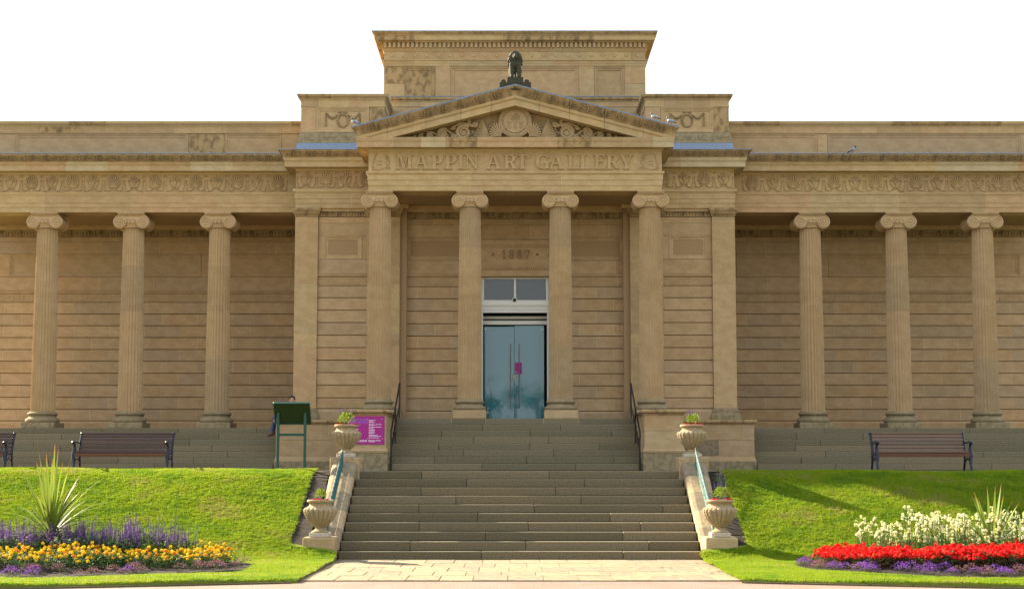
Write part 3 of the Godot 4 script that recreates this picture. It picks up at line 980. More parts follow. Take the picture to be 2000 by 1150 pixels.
	for q: float in [-1.0, 1.0]:
		for i in 9:
			var t := i / 8.0
			wr.ball(c + Vector3(q * lerpf(0.17, 0.50, t), 0.16 - 0.12 * sin(PI * t) + 0.05 * t, 0), Vector3(0.035, 0.025 + 0.025 * sin(PI * t), 0.035), 6, 4)
		for i in 6:
			wr.ball(c + Vector3(q * 0.515, 0.14 - i * 0.06, 0), Vector3(0.03 + 0.005 * i, 0.035, 0.03), 6, 4)
		wr.ball(c + Vector3(q * 0.5, 0.2, 0), Vector3(0.05, 0.04, 0.035), 6, 4)
		wr.ball(c + Vector3(q * 0.08, 0.245, 0), Vector3(0.085, 0.022, 0.03), 6, 4)
	part("wreath", wr.mesh(), M.carve, at)
	band(at, "frieze_block", [[-0.2, yB + 0.002], [0.014, yB + 0.002], [0.02, yB + 0.03], [0.004, yB + 0.05], [0.004, yC - 0.05], [0.03, yC - 0.03], [0.03, yC], [-0.2, yC]], bx0, bx1, da, [bx0 + 0.55, bx0 + 1.43, bx1 - 0.55], 2.64, 2.64)
	band(at, "coping_stone", [[-0.66, yC], [0.04, yC], [0.05, yC + 0.03], [0.10, yC + 0.05], [0.12, yD - 0.02], [0.12, yD], [-0.66, yD + 0.02]], bx0, bx1, da, [bx0 + 0.935, bx1 - 0.385], 2.64, 2.64, {}, [M.stone[1], M.sooty])

func portico(root: Node3D) -> void:
	var HX := 4.18
	var d := DP
	var e := hold("portico_entablature", root)
	var ya := yy(372.5, d)
	var y1 := yy(362.5, d)
	var y2 := yy(352.0, d)
	var yt := yy(340.0, d)
	var yt1 := yy(334.0, d - 0.05)
	var P := 0.308
	var yc0 := yy(287.0, d - P)
	var yc1 := yy(276.0, d - P)
	var yc2 := yy(267.5, d - P - 0.03)
	band(e, "architrave_block", [[-0.748, ya], [0.0, ya], [0.0, y1], [0.014, y1 + 0.004], [0.014, y2], [0.028, y2 + 0.004], [0.028, yt - 0.02], [0.05, yt], [0.065, yt + 0.02], [0.065, yt1], [-0.748, yt1]], -HX, HX, d, [-1.265, 1.32], 2.42, 2.42, {0: M.stone[2], 1: M.stone[0], 2: M.stone[2]})
	band(e, "frieze_block", [[-0.748, yt1], [0.0, yt1], [0.0, yc0 - 0.04], [0.05, yc0 - 0.02], [0.07, yc0], [-0.748, yc0]], -HX, HX, d, [-3.432, -0.957, 0.605, 2.2, 3.465], 2.42, 2.42, {0: M.stone[2], 1: M.stone[2], 2: M.stone[0], 3: M.stone[2]})
	band(e, "cornice_block", [[-0.66, yc0], [P - 0.04, yc0], [P - 0.035, yc0 + 0.012], [P - 0.02, yc0 + 0.012], [P - 0.015, yc0], [P, yc0], [P, yc1], [P + 0.012, yc1 + 0.004], [P + 0.025, yc2 - 0.02], [P + 0.025, yc2], [-0.66, yc2]], -HX, HX, d, [-3.465, -2.662, -1.98, -1.045, 0.33, 1.188, 2.2, 3.08, 3.905], 2.42, 2.42, {2: M.pale, 3: M.sooty, 6: M.sooty, 9: M.pale})
	# carved ends of the frieze
	for s: float in [-1.0, 1.0]:
		var o := MB.new()
		spiral(o, Vector3(-0.24, 0.07, 0), 0.05, 0.012, 1.5, PI / 2, 1.0, 0.011, 0.007, 5)
		spiral(o, Vector3(0.13, 0.07, 0), 0.045, 0.012, 1.5, PI / 2, -1.0, 0.011, 0.007, 5)
		spiral(o, Vector3(0.23, 0.07, 0), 0.04, 0.012, 1.5, PI / 2, 1.0, 0.011, 0.007, 5)
		for i in 7:
			var t := i / 6.0
			var a := -0.2 + t * 1.9
			curve(o, [Vector3(0.15, 0.12, 0), Vector3(0.15 + 0.05 * cos(a), 0.16 + 0.07 * sin(a), 0.02), Vector3(0.15 - 0.1 + 0.18 * cos(a * 0.8 - 0.1), 0.15 + 0.27 * sin(a * 0.7 + 0.25), 0)], 0.008, 0.014, 5, 5)
		for i in 4:
			curve(o, [Vector3(-0.28, 0.1, 0), Vector3(-0.24, 0.2 + i * 0.05, 0.01), Vector3(-0.20 + i * 0.02, 0.26 + 0.06 * i, 0)], 0.008, 0.012, 5, 5)
		curve(o, [Vector3(-0.2, 0.04, 0), Vector3(-0.05, 0.02, 0), Vector3(0.08, 0.08, 0)], 0.012, 0.010)
		for i in 6:
			o.ball(Vector3(-0.12 + 0.05 * (i % 3), 0.16 + 0.08 * (i / 3), 0), Vector3(0.022, 0.018, 0.014), 6, 4)
		var m := part("frieze_scroll", o.mesh(), M.stone[1], e, Vector3(s * 3.806, yt1 + 0.01, -d + 0.006))
		m.scale = Vector3(-s, 1.155, 1)
	# raised letters, each at its measured place
	var serif := SystemFont.new()
	serif.font_names = PackedStringArray(["Droid Serif"])
	serif.font_weight = 700
	var words := [["M", 789.5, 33], ["A", 823.5, 31], ["P", 853.0, 24], ["P", 879.5, 24], ["I", 900.0, 12], ["N", 921.5, 26], ["A", 964.5, 31], ["R", 996.5, 27], ["T", 1020.0, 27], ["G", 1060.5, 28], ["A", 1087.0, 31], ["L", 1119.0, 24], ["L", 1143.0, 24], ["E", 1171.0, 23], ["R", 1196.5, 27], ["Y", 1223.0, 26]]
	var ly0 := yy(330.5, d)
	var ly1 := yy(302.5, d)
	for w: Array in words:
		var cx := xx(w[1], 316, d)
		var lw: float = w[2] * 0.01447
		var n := part("letter", letter(w[0], serif, ly1 - ly0, lw), M.stone[0], e, Vector3(cx, ly0, -d + 0.015))
	# columns
	for x: float in [-3.8665, -1.2914, 1.2914, 3.8665]:
		column(root, x, DPC, FLOOR_P, yy(781.5, DPC), yy(802.0, DPC), ya, 0.3432, 0.2992, [yy(677.5, DPC), yy(578.0, DPC), yy(485.5, DPC)], 1.1, "portico", [])
	# pediment
	var pd := hold("pediment", root)
	var SL := 0.264
	var ytop := yy(205.5, d - P)          # underside of the raking cornice at the ridge
	var mb := MB.new()
	var k := (ytop + 0.2 - yc2) / SL
	mb.tri(Vector3(-k, yc2 - 0.02, -d - 0.22), Vector3(k, yc2 - 0.02, -d - 0.22), Vector3(0, ytop + 0.2, -d - 0.22))
	part("tympanum", mb.mesh(), M.tymp, pd)
	rake(pd, "raking_corona", [[-0.33, 0.0], [P - 0.012, 0.0], [P - 0.012, 0.18], [P + 0.01, 0.187], [P + 0.03, 0.22], [P + 0.035, 0.2805], [-0.33, 0.2805]], HX, ytop, SL, d, [0.682, 1.54, 2.53, 3.63], [M.stone[0], M.stone[2], M.stone[5]])
	rake(pd, "raking_gutter", [[-0.33, 0.2805], [P + 0.035, 0.2805], [P + 0.045, 0.352], [P + 0.065, 0.418], [P + 0.12, 0.495], [P + 0.14, 0.5225], [P + 0.14, 0.5445], [-0.33, 0.5445]], HX, ytop, SL, d, [0.682, 1.54, 2.53, 3.63], [M.carve, M.sooty])
	rake(pd, "lead_edge", [[-0.66, 0.5446], [P + 0.15, 0.5446], [P + 0.15, 0.583], [-0.66, 0.583]], HX, ytop, SL, d, [], [M.lead])
	for s: float in [-1.0, 1.0]:
		var x := 0.55
		while x < HX + 0.15:
			var o := part("acanthus_leaf", M.acanthus_mesh, M.carve, pd, Vector3(s * x, ytop + 0.2992 - SL * x, -d + P + 0.05))
			o.rotation = Vector3(0.36, 0, -s * atan(SL))
			o.scale = Vector3(1.1, 1.15, 1.6)
			x += 0.495
	# roof behind the pediment
	mb = MB.new()
	var zb := -47.08
	for s: float in [-1.0, 1.0]:
		var xe := s * (HX + 0.1)
		var a := Vector3(0, ytop + 0.5335, -d - 0.275)
		var b := Vector3(xe, ytop + 0.5335 - SL * absf(xe), -d - 0.275)
		var c := Vector3(xe, b.y, zb)
		var dd := Vector3(0, a.y, zb)
		mb.quad(a, b, c, dd)
		mb.quad(b + Vector3(0, -0.33, 0), b, c, c + Vector3(0, -0.33, 0))
	part("roof", mb.mesh(), M.lead, root)
	tympanum_carving(pd, yc2, d)
	# acroterion block under the lion
	mb = MB.new()
	var ay := ytop + 0.583
	var yb := yy(151.0, 40.425)
	mb.box(-0.451, ay - 0.16, -41.525, 0.451, yy(160.0, 40.392), -40.392, 0.015)
	mb.box(-0.23, ay - 0.1, -41.514, 0.23, yb, -40.37, 0.012)
	for s: float in [-1.0, 1.0]:
		var keep := mb.t
		mb.t = Transform3D(Basis(Vector3.RIGHT, PI / 2), Vector3(s * 0.33, yy(160.0, 40.425) + 0.005, -40.568))
		mb.lathe([[0.0, -0.15], [0.07, -0.15], [0.07, 0.15], [0.0, 0.15]], 14)
		mb.t = keep
	for i in 7:
		var a := (i - 3) * 0.3
		mb.ball(Vector3(sin(a) * 0.14, ay - 0.05 + cos(a) * 0.09, -40.365), Vector3(0.03, 0.06, 0.02), 6, 4)
	part("acroterion", mb.mesh(), M.bronze, pd)
	M.lion_y = yb
	# ceiling and floor of the portico
	mb = MB.new()
	mb.box(-3.432, ya + 0.01, -DI - 0.2, 3.432, ya + 0.33, -d - 0.737)
	part("ceiling", mb.mesh(), M.core, root)
	# block of wall and entablature behind the portico, up to the roof
	mb = MB.new()
	mb.box(-4.125, ya + 0.341, -DI - 3.3, 4.125, yc2 - 0.02, -d - 0.66)
	part("portico_core", mb.mesh(), M.core, root)
	# inner wall, left and right of the door
	for s: float in [-1.0, 1.0]:
		var w := hold("portico_wall", root)
		var a := minf(s * 1.023, s * 3.443)
		var b := maxf(s * 1.023, s * 3.443)
		mb = MB.new()
		mb.box(a, FLOOR_P - 0.2, -DI - 0.66, b, ya + 0.1, -DI - 0.03)
		part("wall_core", mb.mesh(), M.core, w)
		var rows := []
		for y: float in [803.0, 778.5, 754.0, 730.0, 705.5, 681.0, 656.5, 632.3, 608.0, 583.6, 560.0]: rows.append(yy(y, DI))
		ashlar(w, a, b, DI, rows, 1.034, 0.517 if s < 0 else 0.385, 0.024, 0.03)
		mb = MB.new()
		mb.sweep([[-0.1, FLOOR_P - 0.02], [0.08, FLOOR_P - 0.02], [0.08, rows[0] - 0.06], [0.04, rows[0] - 0.012], [-0.1, rows[0] - 0.012]], [[a, -DI], [b, -DI]])
		part("base_course", mb.mesh(), M.wall[3], w)
		key_band(w, a, b, yy(559.5, DI), yy(542.0, DI), DI)
		var ys := yy(541.5, DI)
		mb = MB.new()
		mb.sweep([[-0.1, ys], [0.03, ys], [0.05, ys + 0.03], [0.075, ys + 0.045], [0.075, ys + 0.08], [-0.1, ys + 0.09]], [[a, -DI], [b, -DI]])
		part("string_course", mb.mesh(), M.wall[0], w)
		var ph := yy(509.0, DI)
		var pt := yy(463.0, DI)
		ashlar(w, a, b, DI, [ys + 0.092, ph], 1.375, 1.32, 0.004, 0.012)
		panel(w, "wall_panel", minf(s * 1.485, s * 3.278), ph + 0.006, maxf(s * 1.485, s * 3.278), pt, DI, M.wall[1], 0.035)
		for q: Array in [[1.023, 1.4795], [3.2835, 3.443]]:
			mb = MB.new()
			mb.box(s * q[0], ph + 0.006, -DI - 0.1, s * q[1], pt, -DI + 0.012, 0.003)
			part("stone_block", mb.mesh(), M.wall[rng.randi() % 7], w)
		ashlar(w, a, b, DI, [pt + 0.004, yy(439.0, DI), yy(427.5, DI)], 1.65, 0.99, 0.004, 0.012)
		egg_band(w, a, b, yy(427.0, DI), yy(415.0, DI), DI, 0.088)
		mb = MB.new()
		mb.box(a, yy(414.8, DI), -DI - 0.1, b, ya + 0.02, -DI + 0.08, 0.008)
		part("wall_cornice", mb.mesh(), M.wall[2], w)
	entrance(root, ya)
	# stylobate between the columns
	mb = MB.new()
	mb.box(-4.4, TERR - 0.33, -DI - 0.55, 4.4, FLOOR_P - 0.17, -40.7)
	part("podium", mb.mesh(), M.core, root)
	band(root, "floor_slab", [[-3.19, FLOOR_P - 0.165], [0.0, FLOOR_P - 0.165], [0.0, FLOOR_P - 0.01], [-0.01, FLOOR_P], [-3.19, FLOOR_P]], -3.355, 3.355, 40.667, [-1.782, -0.825, 0.792, 1.782], 0, 0, {}, M.ustep)

func letter(ch: String, font: Font, h: float, w: float) -> ArrayMesh:
	var t := TextMesh.new()
	t.text = ch
	t.font = font
	t.font_size = 100
	t.pixel_size = 0.01
	t.depth = 0.07
	t.curve_step = 1.0
	t.horizontal_alignment = HORIZONTAL_ALIGNMENT_CENTER
	var arr := t.get_mesh_arrays()
	var vs: PackedVector3Array = arr[Mesh.ARRAY_VERTEX]
	var lo := Vector3(1e9, 1e9, 1e9)
	var hi := -lo
	for p in vs:
		lo = lo.min(p); hi = hi.max(p)
	for i in vs.size():
		var p := vs[i]
		vs[i] = Vector3((p.x - (lo.x + hi.x) / 2) / (hi.x - lo.x) * w, (p.y - lo.y) / (hi.y - lo.y) * h, p.z)
	arr[Mesh.ARRAY_VERTEX] = vs
	var m := ArrayMesh.new()
	m.add_surface_from_arrays(Mesh.PRIMITIVE_TRIANGLES, arr)
	return m

func rake(parent: Node3D, called: String, prof: Array, hx: float, ytop: float, sl: float, d: float, joints: Array, mats: Array) -> void:
	for s: float in [-1.0, 1.0]:
		var xs := [0.0]
		xs.append_array(joints)
		xs.append(99.0)
		for i in xs.size() - 1:
			var mb := MB.new()
			var ends: Array = []
			for p: Array in prof:
				var xa: float = xs[i] + (0.004 if i > 0 else 0.0)
				var xb: float = xs[i + 1] - 0.004 if xs[i + 1] < 90 else hx + maxf(p[0], -0.02)
				ends.append([Vector3(s * xa, ytop + p[1] - sl * xa, -d + p[0]), Vector3(s * xb, ytop + p[1] - sl * xb, -d + p[0])])
			var n := prof.size()
			for j in n:
				var a: Array = ends[j]
				var b: Array = ends[(j + 1) % n]
				if s > 0: mb.quad(a[0], a[1], b[1], b[0])
				else: mb.quad(a[1], a[0], b[0], b[1])
			var pg := PackedVector2Array()
			for p: Array in prof: pg.append(Vector2(p[0], p[1]))
			var ix := Geometry2D.triangulate_polygon(pg)
			for q in range(0, ix.size(), 3):
				mb.tri(ends[ix[q]][1], ends[ix[q + 1]][1], ends[ix[q + 2]][1])
				mb.tri(ends[ix[q]][0], ends[ix[q + 1]][0], ends[ix[q + 2]][0])
			part(called, mb.mesh(), mats[(i + int(s + 1)) % mats.size()], parent)

func tympanum_carving(pd: Node3D, y0: float, d: float) -> void:
	var z := -d - 0.10
	var q := 0.01437
	# round shield in the middle
	var mb := MB.new()
	mb.t = Transform3D(Basis(Vector3.RIGHT, PI / 2), Vector3(0, yy(237.0, d), z))
	mb.lathe([[0.0, 0.12], [0.33, 0.12], [0.34, 0.09], [0.365, 0.09], [0.38, 0.125], [0.45, 0.13], [0.475, 0.11], [0.48, 0.0]], 48)
	mb.t = Transform3D(Basis.IDENTITY, Vector3(0, yy(237.0, d), z))
	for i in 40:
		var a := TAU * i / 40
		mb.ball(Vector3(cos(a) * 0.415, sin(a) * 0.415, 0.13), Vector3(0.026, 0.026, 0.024), 6, 4)
	mb.tube([Vector3(-0.27, -0.03, 0.125), Vector3(0.27, -0.03, 0.125)], [0.01, 0.01], 5)
	for i in 9:
		mb.tube([Vector3(-0.12 + i * 0.03, 0.02, 0.125), Vector3(-0.08 + i * 0.025, 0.24 - 0.02 * absf(i - 4), 0.125)], [0.007, 0.007], 4)
	for x: float in [-0.16, 0.0, 0.16]:
		for y: float in [-0.1, -0.17]:
			var pts := []
			for i in 11:
				var a := TAU * i / 10
				pts.append(Vector3(x + cos(a) * 0.035, y + sin(a) * 0.032, 0.125))
			var rr := []
			rr.resize(11)
			rr.fill(0.01)
			mb.tube(pts, rr, 4)
	part("round_shield", mb.mesh(), M.tymp, pd)
	for s: float in [-1.0, 1.0]:
		var o := MB.new()
		o.t = Transform3D(Basis.IDENTITY, Vector3(0, y0, z))
		var cs := func(px: float, py: float) -> Vector3: return Vector3(s * (px - 1006.0) * q, (267.5 - py) * q, 0.05)
		# scallop shell beside the shield
		var hinge: Vector3 = cs.call(1036.0, 259.0)
		for i in 11:
			var t := (i - 5) / 5.0
			var aa := 0.55 + t * 1.15
			var ln := 0.35 - 0.05 * t * t
			var tip := hinge + Vector3(s * sin(aa) * ln * 0.95, cos(aa) * ln, 0.05)
			curve(o, [hinge, hinge.lerp(tip, 0.55) + Vector3(0, 0, 0.09), tip], 0.010, 0.032, 6, 7)
		o.ball(hinge, Vector3(0.05, 0.04, 0.06), 8, 5)
		for i in 14:
			var aa := -0.75 + i * 0.2
			o.ball(hinge + Vector3(s * sin(aa) * 0.385, cos(aa) * 0.385, 0.0), Vector3(0.03, 0.03, 0.04), 6, 4)
		# acanthus behind it
		for i in 12:
			var t := i / 11.0
			var tip: Vector3 = cs.call(lerpf(1072.0, 1090.0, t), lerpf(228.0, 266.0, t))
			curve(o, [cs.call(1056.0, 262.0), cs.call(1066.0, lerpf(238.0, 262.0, t)), tip], 0.022, 0.02, 5, 5)
			o.ball(tip, Vector3(0.03, 0.026, 0.03), 6, 4)
		# running scrolls that shrink towards the corner
		for a: Array in [[1108.5, 252.0, 17.0, 2.0, 1], [1150.0, 254.0, 11.5, 1.8, 1], [1128.0, 259.5, 6.0, 1.5, -1], [1175.0, 258.5, 8.0, 1.7, 1], [1193.0, 260.0, 6.0, 1.4, 1], [1087.0, 236.0, 6.5, 1.4, -1], [1165.0, 262.5, 4.0, 1.2, -1], [1128.0, 243.0, 5.0, 1.3, 1], [1097.0, 231.0, 4.0, 1.2, 1], [1206.0, 262.0, 4.2, 1.3, 1], [1141.0, 263.0, 3.6, 1.2, 1], [1118.0, 233.5, 4.0, 1.2, -1], [1216.0, 264.0, 3.0, 1.0, 1]]:
			var c: Vector3 = cs.call(a[0], a[1])
			spiral(o, c, a[2] * q * 0.9, a[2] * q * 0.22, a[3], PI * 0.75 if s > 0 else PI * 0.25, -s * a[4], 0.046 * a[2] / 15.0 + 0.016, 0.02, 6)
			o.ball(c, Vector3(a[2], a[2], 3.5) * q * 0.28, 8, 5)
		curve(o, [cs.call(1090.0, 240.0), cs.call(1112.0, 226.0), cs.call(1135.0, 246.0)], 0.05, 0.03, 6, 10)
		curve(o, [cs.call(1122.0, 262.0), cs.call(1136.0, 250.0), cs.call(1152.0, 243.0)], 0.02, 0.03, 6, 8)
		curve(o, [cs.call(1155.0, 264.0), cs.call(1166.0, 250.0), cs.call(1182.0, 251.0)], 0.016, 0.022, 6, 8)
		for i in 44:
			var u := rng.randf()
			var px := lerpf(1076.0, 1205.0, u)
			var room := 267.0 - (267.0 - (212.0 + (px - 1006.0) * 0.262))
			var py := rng.randf_range(maxf(room + 6.0, 232.0), 265.0)
			var p: Vector3 = cs.call(px, py)
			if p.y > 0.02:
				var aa := rng.randf() * TAU
				curve(o, [p, p + Vector3(cos(aa) * 0.05, sin(aa) * 0.03, 0.01), p + Vector3(cos(aa + 0.7) * 0.08, absf(sin(aa + 0.7)) * 0.05, -0.01)], 0.012, 0.02, 5, 4)
		for i in 14:
			o.ball(cs.call(1040.0 + i * 3.6, 266.0), Vector3(0.026, 0.02, 0.03), 6, 4)
		part("scroll_carving", o.mesh(), M.tymp, pd)

func entrance(root: Node3D, ya: float) -> void:
	# stone over the door with the date
	var w := hold("door_surround", root)
	var d := DI - 0.05
	var mb := MB.new()
	var yo := yy(540.0, DI)
	mb.box(-1.023, yo, -DI - 0.99, 1.023, ya + 0.1, -DI - 0.02)
	part("wall_core", mb.mesh(), M.core, w)
	mb = MB.new()
	mb.sweep([[-0.1, yo - 0.0], [0.02, yo], [0.02, yy(528.0, d)], [0.04, yy(527.0, d)], [0.04, yy(521.0, d)], [0.0, yy(520.0, d)], [0.0, yy(484.0, d)], [0.03, yy(483.0, d)], [0.05, yy(476.0, d)], [0.06, yy(474.0, d)], [0.06, yy(469.0, d)], [-0.1, yy(468.0, d)]], [[-1.0208, -d], [1.0208, -d]])
	part("lintel", mb.mesh(), M.wall[0], w)
	mb = MB.new()
	for i in 30:
		var x := -0.99 + (i + 0.5) * 0.066
		mb.ball(Vector3(x, yy(479.5, d), -d + 0.03), Vector3(0.02, 0.028, 0.03), 6, 4)
		mb.tri(Vector3(x - 0.026, yy(526.5, d), -d + 0.045), Vector3(x + 0.026, yy(526.5, d), -d + 0.045), Vector3(x, yy(521.5, d), -d + 0.06))
	part("bead_moulding", mb.mesh(), M.carve, w)
	ashlar(w, -1.0208, 1.0208, DI, [yy(468.0, DI), yy(439.0, DI), yy(427.5, DI)], 1.43, 0.77, 0.004, 0.012)
	egg_band(w, -1.0208, 1.0208, yy(427.0, DI), yy(415.0, DI), DI, 0.088)
	mb = MB.new()
	mb.box(-1.0208, yy(414.8, DI), -DI - 0.1, 1.0208, ya + 0.02, -DI + 0.08, 0.008)
	part("wall_cornice", mb.mesh(), M.wall[2], w)
	var serif := SystemFont.new()
	serif.font_names = PackedStringArray(["Droid Serif"])
	serif.font_weight = 700
	var ly := yy(505.0, d)
	var lh := yy(488.5, d) - ly
	for q: Array in [["1", 984.5], ["8", 999.0], ["8", 1014.5], ["7", 1030.0]]:
		part("numeral", letter(q[0], serif, lh, 0.165 if q[0] != "1" else 0.11), M.date, w, Vector3(xx(q[1], 497, d), ly, -d + 0.008))
	for px: float in [963.0, 1049.5, 1073.0]:
		mb = MB.new()
		for i in 6:
			var a := TAU * i / 6
			mb.ball(Vector3(cos(a) * 0.03, sin(a) * 0.03, 0.0), Vector3(0.02, 0.02, 0.015), 6, 4)
		mb.ball(Vector3.ZERO, Vector3(0.018, 0.018, 0.028), 6, 4)
		part("rosette", mb.mesh(), M.carve, w, Vector3(xx(px, 497, d), yy(497.0, d), -d + 0.008))
	# white frame, transom windows
	var fr := hold("door_frame", root)
	var df := DI + 0.14
	var x0 := -0.9955
	var x1 := 0.9955
	var yt := yo - 0.002
	var ym := yy(588.0, df)
	var yl := yy(610.5, df)
	mb = MB.new()
	for s: float in [-1.0, 1.0]:
		mb.box(s * 0.9955, FLOOR_P, -df - 0.12, s * 1.0175, yt, -df + 0.08)
		mb.box(s * 0.9295, ym, -df - 0.1, s * 0.9955, yt, -df, 0.006)
		mb.box(s * 0.9625, FLOOR_P, -df - 0.1, s * 0.9955, yl, -df, 0.004)
	mb.box(-0.9295, yt - 0.055, -df - 0.1, 0.9295, yt, -df, 0.006)
	mb.box(-0.03, ym + 0.03, -df - 0.1, 0.03, yt - 0.055, -df + 0.01, 0.006)
	mb.sweep([[-0.12, yl], [0.02, yl], [0.02, yl + 0.02], [0.0, yl + 0.03], [0.0, yl + 0.17], [0.02, yl + 0.18], [0.03, yl + 0.2], [0.05, yl + 0.24], [0.05, ym + 0.0], [0.02, ym + 0.03], [-0.12, ym + 0.03]], [[x0, -df], [x1, -df]])
	part("timber_frame", mb.mesh(), M.white, fr)
	mb = MB.new()
	for i in 15:
		var x := -0.902 + i * 0.1287
		spiral(mb, Vector3(x, yl + 0.1, -df + 0.004), 0.045, 0.012, 1.3, PI, 1.0, 0.01, 0.007, 5)
		curve(mb, [Vector3(x + 0.03, yl + 0.05, -df + 0.004), Vector3(x + 0.06, yl + 0.1, -df + 0.01), Vector3(x + 0.09, yl + 0.15, -df + 0.004)], 0.009, 0.009)
	part("guilloche_band", mb.mesh(), M.white, fr)
	for s: float in [-1.0, 1.0]:
		mb = MB.new()
		mb.box(s * 0.03, ym + 0.03, -df - 0.06, s * 0.9295, yt - 0.055, -df - 0.05)
		part("pane", mb.mesh(), M.pane, fr)
	# lobby behind
	var rm := MB.new()
	var zr := -df - 0.11
	rm.box(-1.43, FLOOR_P - 0.12, zr - 3.74, 1.43, FLOOR_P - 0.02, zr + 0.2)
	rm.box(-1.54, FLOOR_P - 0.02, zr - 3.74, -1.43, yt + 0.1, zr - 0.825)
	rm.box(1.43, FLOOR_P - 0.02, zr - 3.74, 1.54, yt + 0.1, zr - 0.825)
	rm.box(-1.54, FLOOR_P - 0.02, zr - 3.85, 1.54, yt + 0.1, zr - 3.74)
	rm.box(-1.54, yt + 0.1, zr - 3.85, 1.54, yt + 0.2, zr - 0.0)
	part("lobby", rm.mesh(), M.room, root)
	for s: float in [-1.0, 1.0]:
		rm = MB.new()
		rm.box(s * 1.023, FLOOR_P, zr - 0.88, s * 1.54, yt + 0.1, zr - 0.02)
		part("reveal", rm.mesh(), M.room, fr)
	# glazed doors
	var dd := df + 0.33
	var gl := hold("glass_door", root)
	var yh := yy(636.0, dd)
	mb = MB.new()
	mb.box(-1.012, yy(634.0, dd), -dd - 0.275, 1.012, yy(626.0, dd), -dd + 0.02, 0.01)
	mb.box(-1.012, yy(622.5, dd), -dd - 0.275, 1.012, yy(617.0, dd), -dd - 0.05, 0.01)
	part("head_rail", mb.mesh(), M.white, gl)
	var split := xx(1004.5, 720, dd)
	for s: float in [-1.0, 1.0]:
		mb = MB.new()
		var a := split + 0.004 if s > 0 else -0.9515
		var b := 0.88 if s > 0 else split - 0.004
		mb.box(a, FLOOR_P + 0.015, -dd - 0.012, b, yh - (0.0 if s > 0 else 0.03), -dd, 0.002)
		var lf := part("door_leaf", mb.mesh(), M.glass, gl)
		mb = MB.new()
		var hx := xx(997.0 if s < 0 else 1014.0, 730, dd)
		var h0 := yy(798.0, dd)
		var h1 := yy(672.5, dd)
		mb.tube([Vector3(hx, h0, -dd + 0.06), Vector3(hx, h1, -dd + 0.06)], [0.016, 0.016], 10)
		for y: float in [h0 + 0.2, h1 - 0.2]:
			mb.tube([Vector3(hx, y, -dd + 0.06), Vector3(hx, y, -dd - 0.01)], [0.01, 0.01], 8)
		part("handle", mb.mesh(), M.steel, lf)
		mb = MB.new()
		var px := b - 0.06 if s > 0 else a + 0.06
		mb.box(px - 0.04, yh - 0.13, -dd - 0.02, px + 0.04, yh - 0.09, -dd + 0.012, 0.004)
		part("patch_fitting", mb.mesh(), M.white, lf)
	mb = MB.new()
	mb.box(-0.99, FLOOR_P, -dd - 0.06, 0.99, FLOOR_P + 0.014, -dd + 0.05)
	part("threshold", mb.mesh(), M.steel, gl)

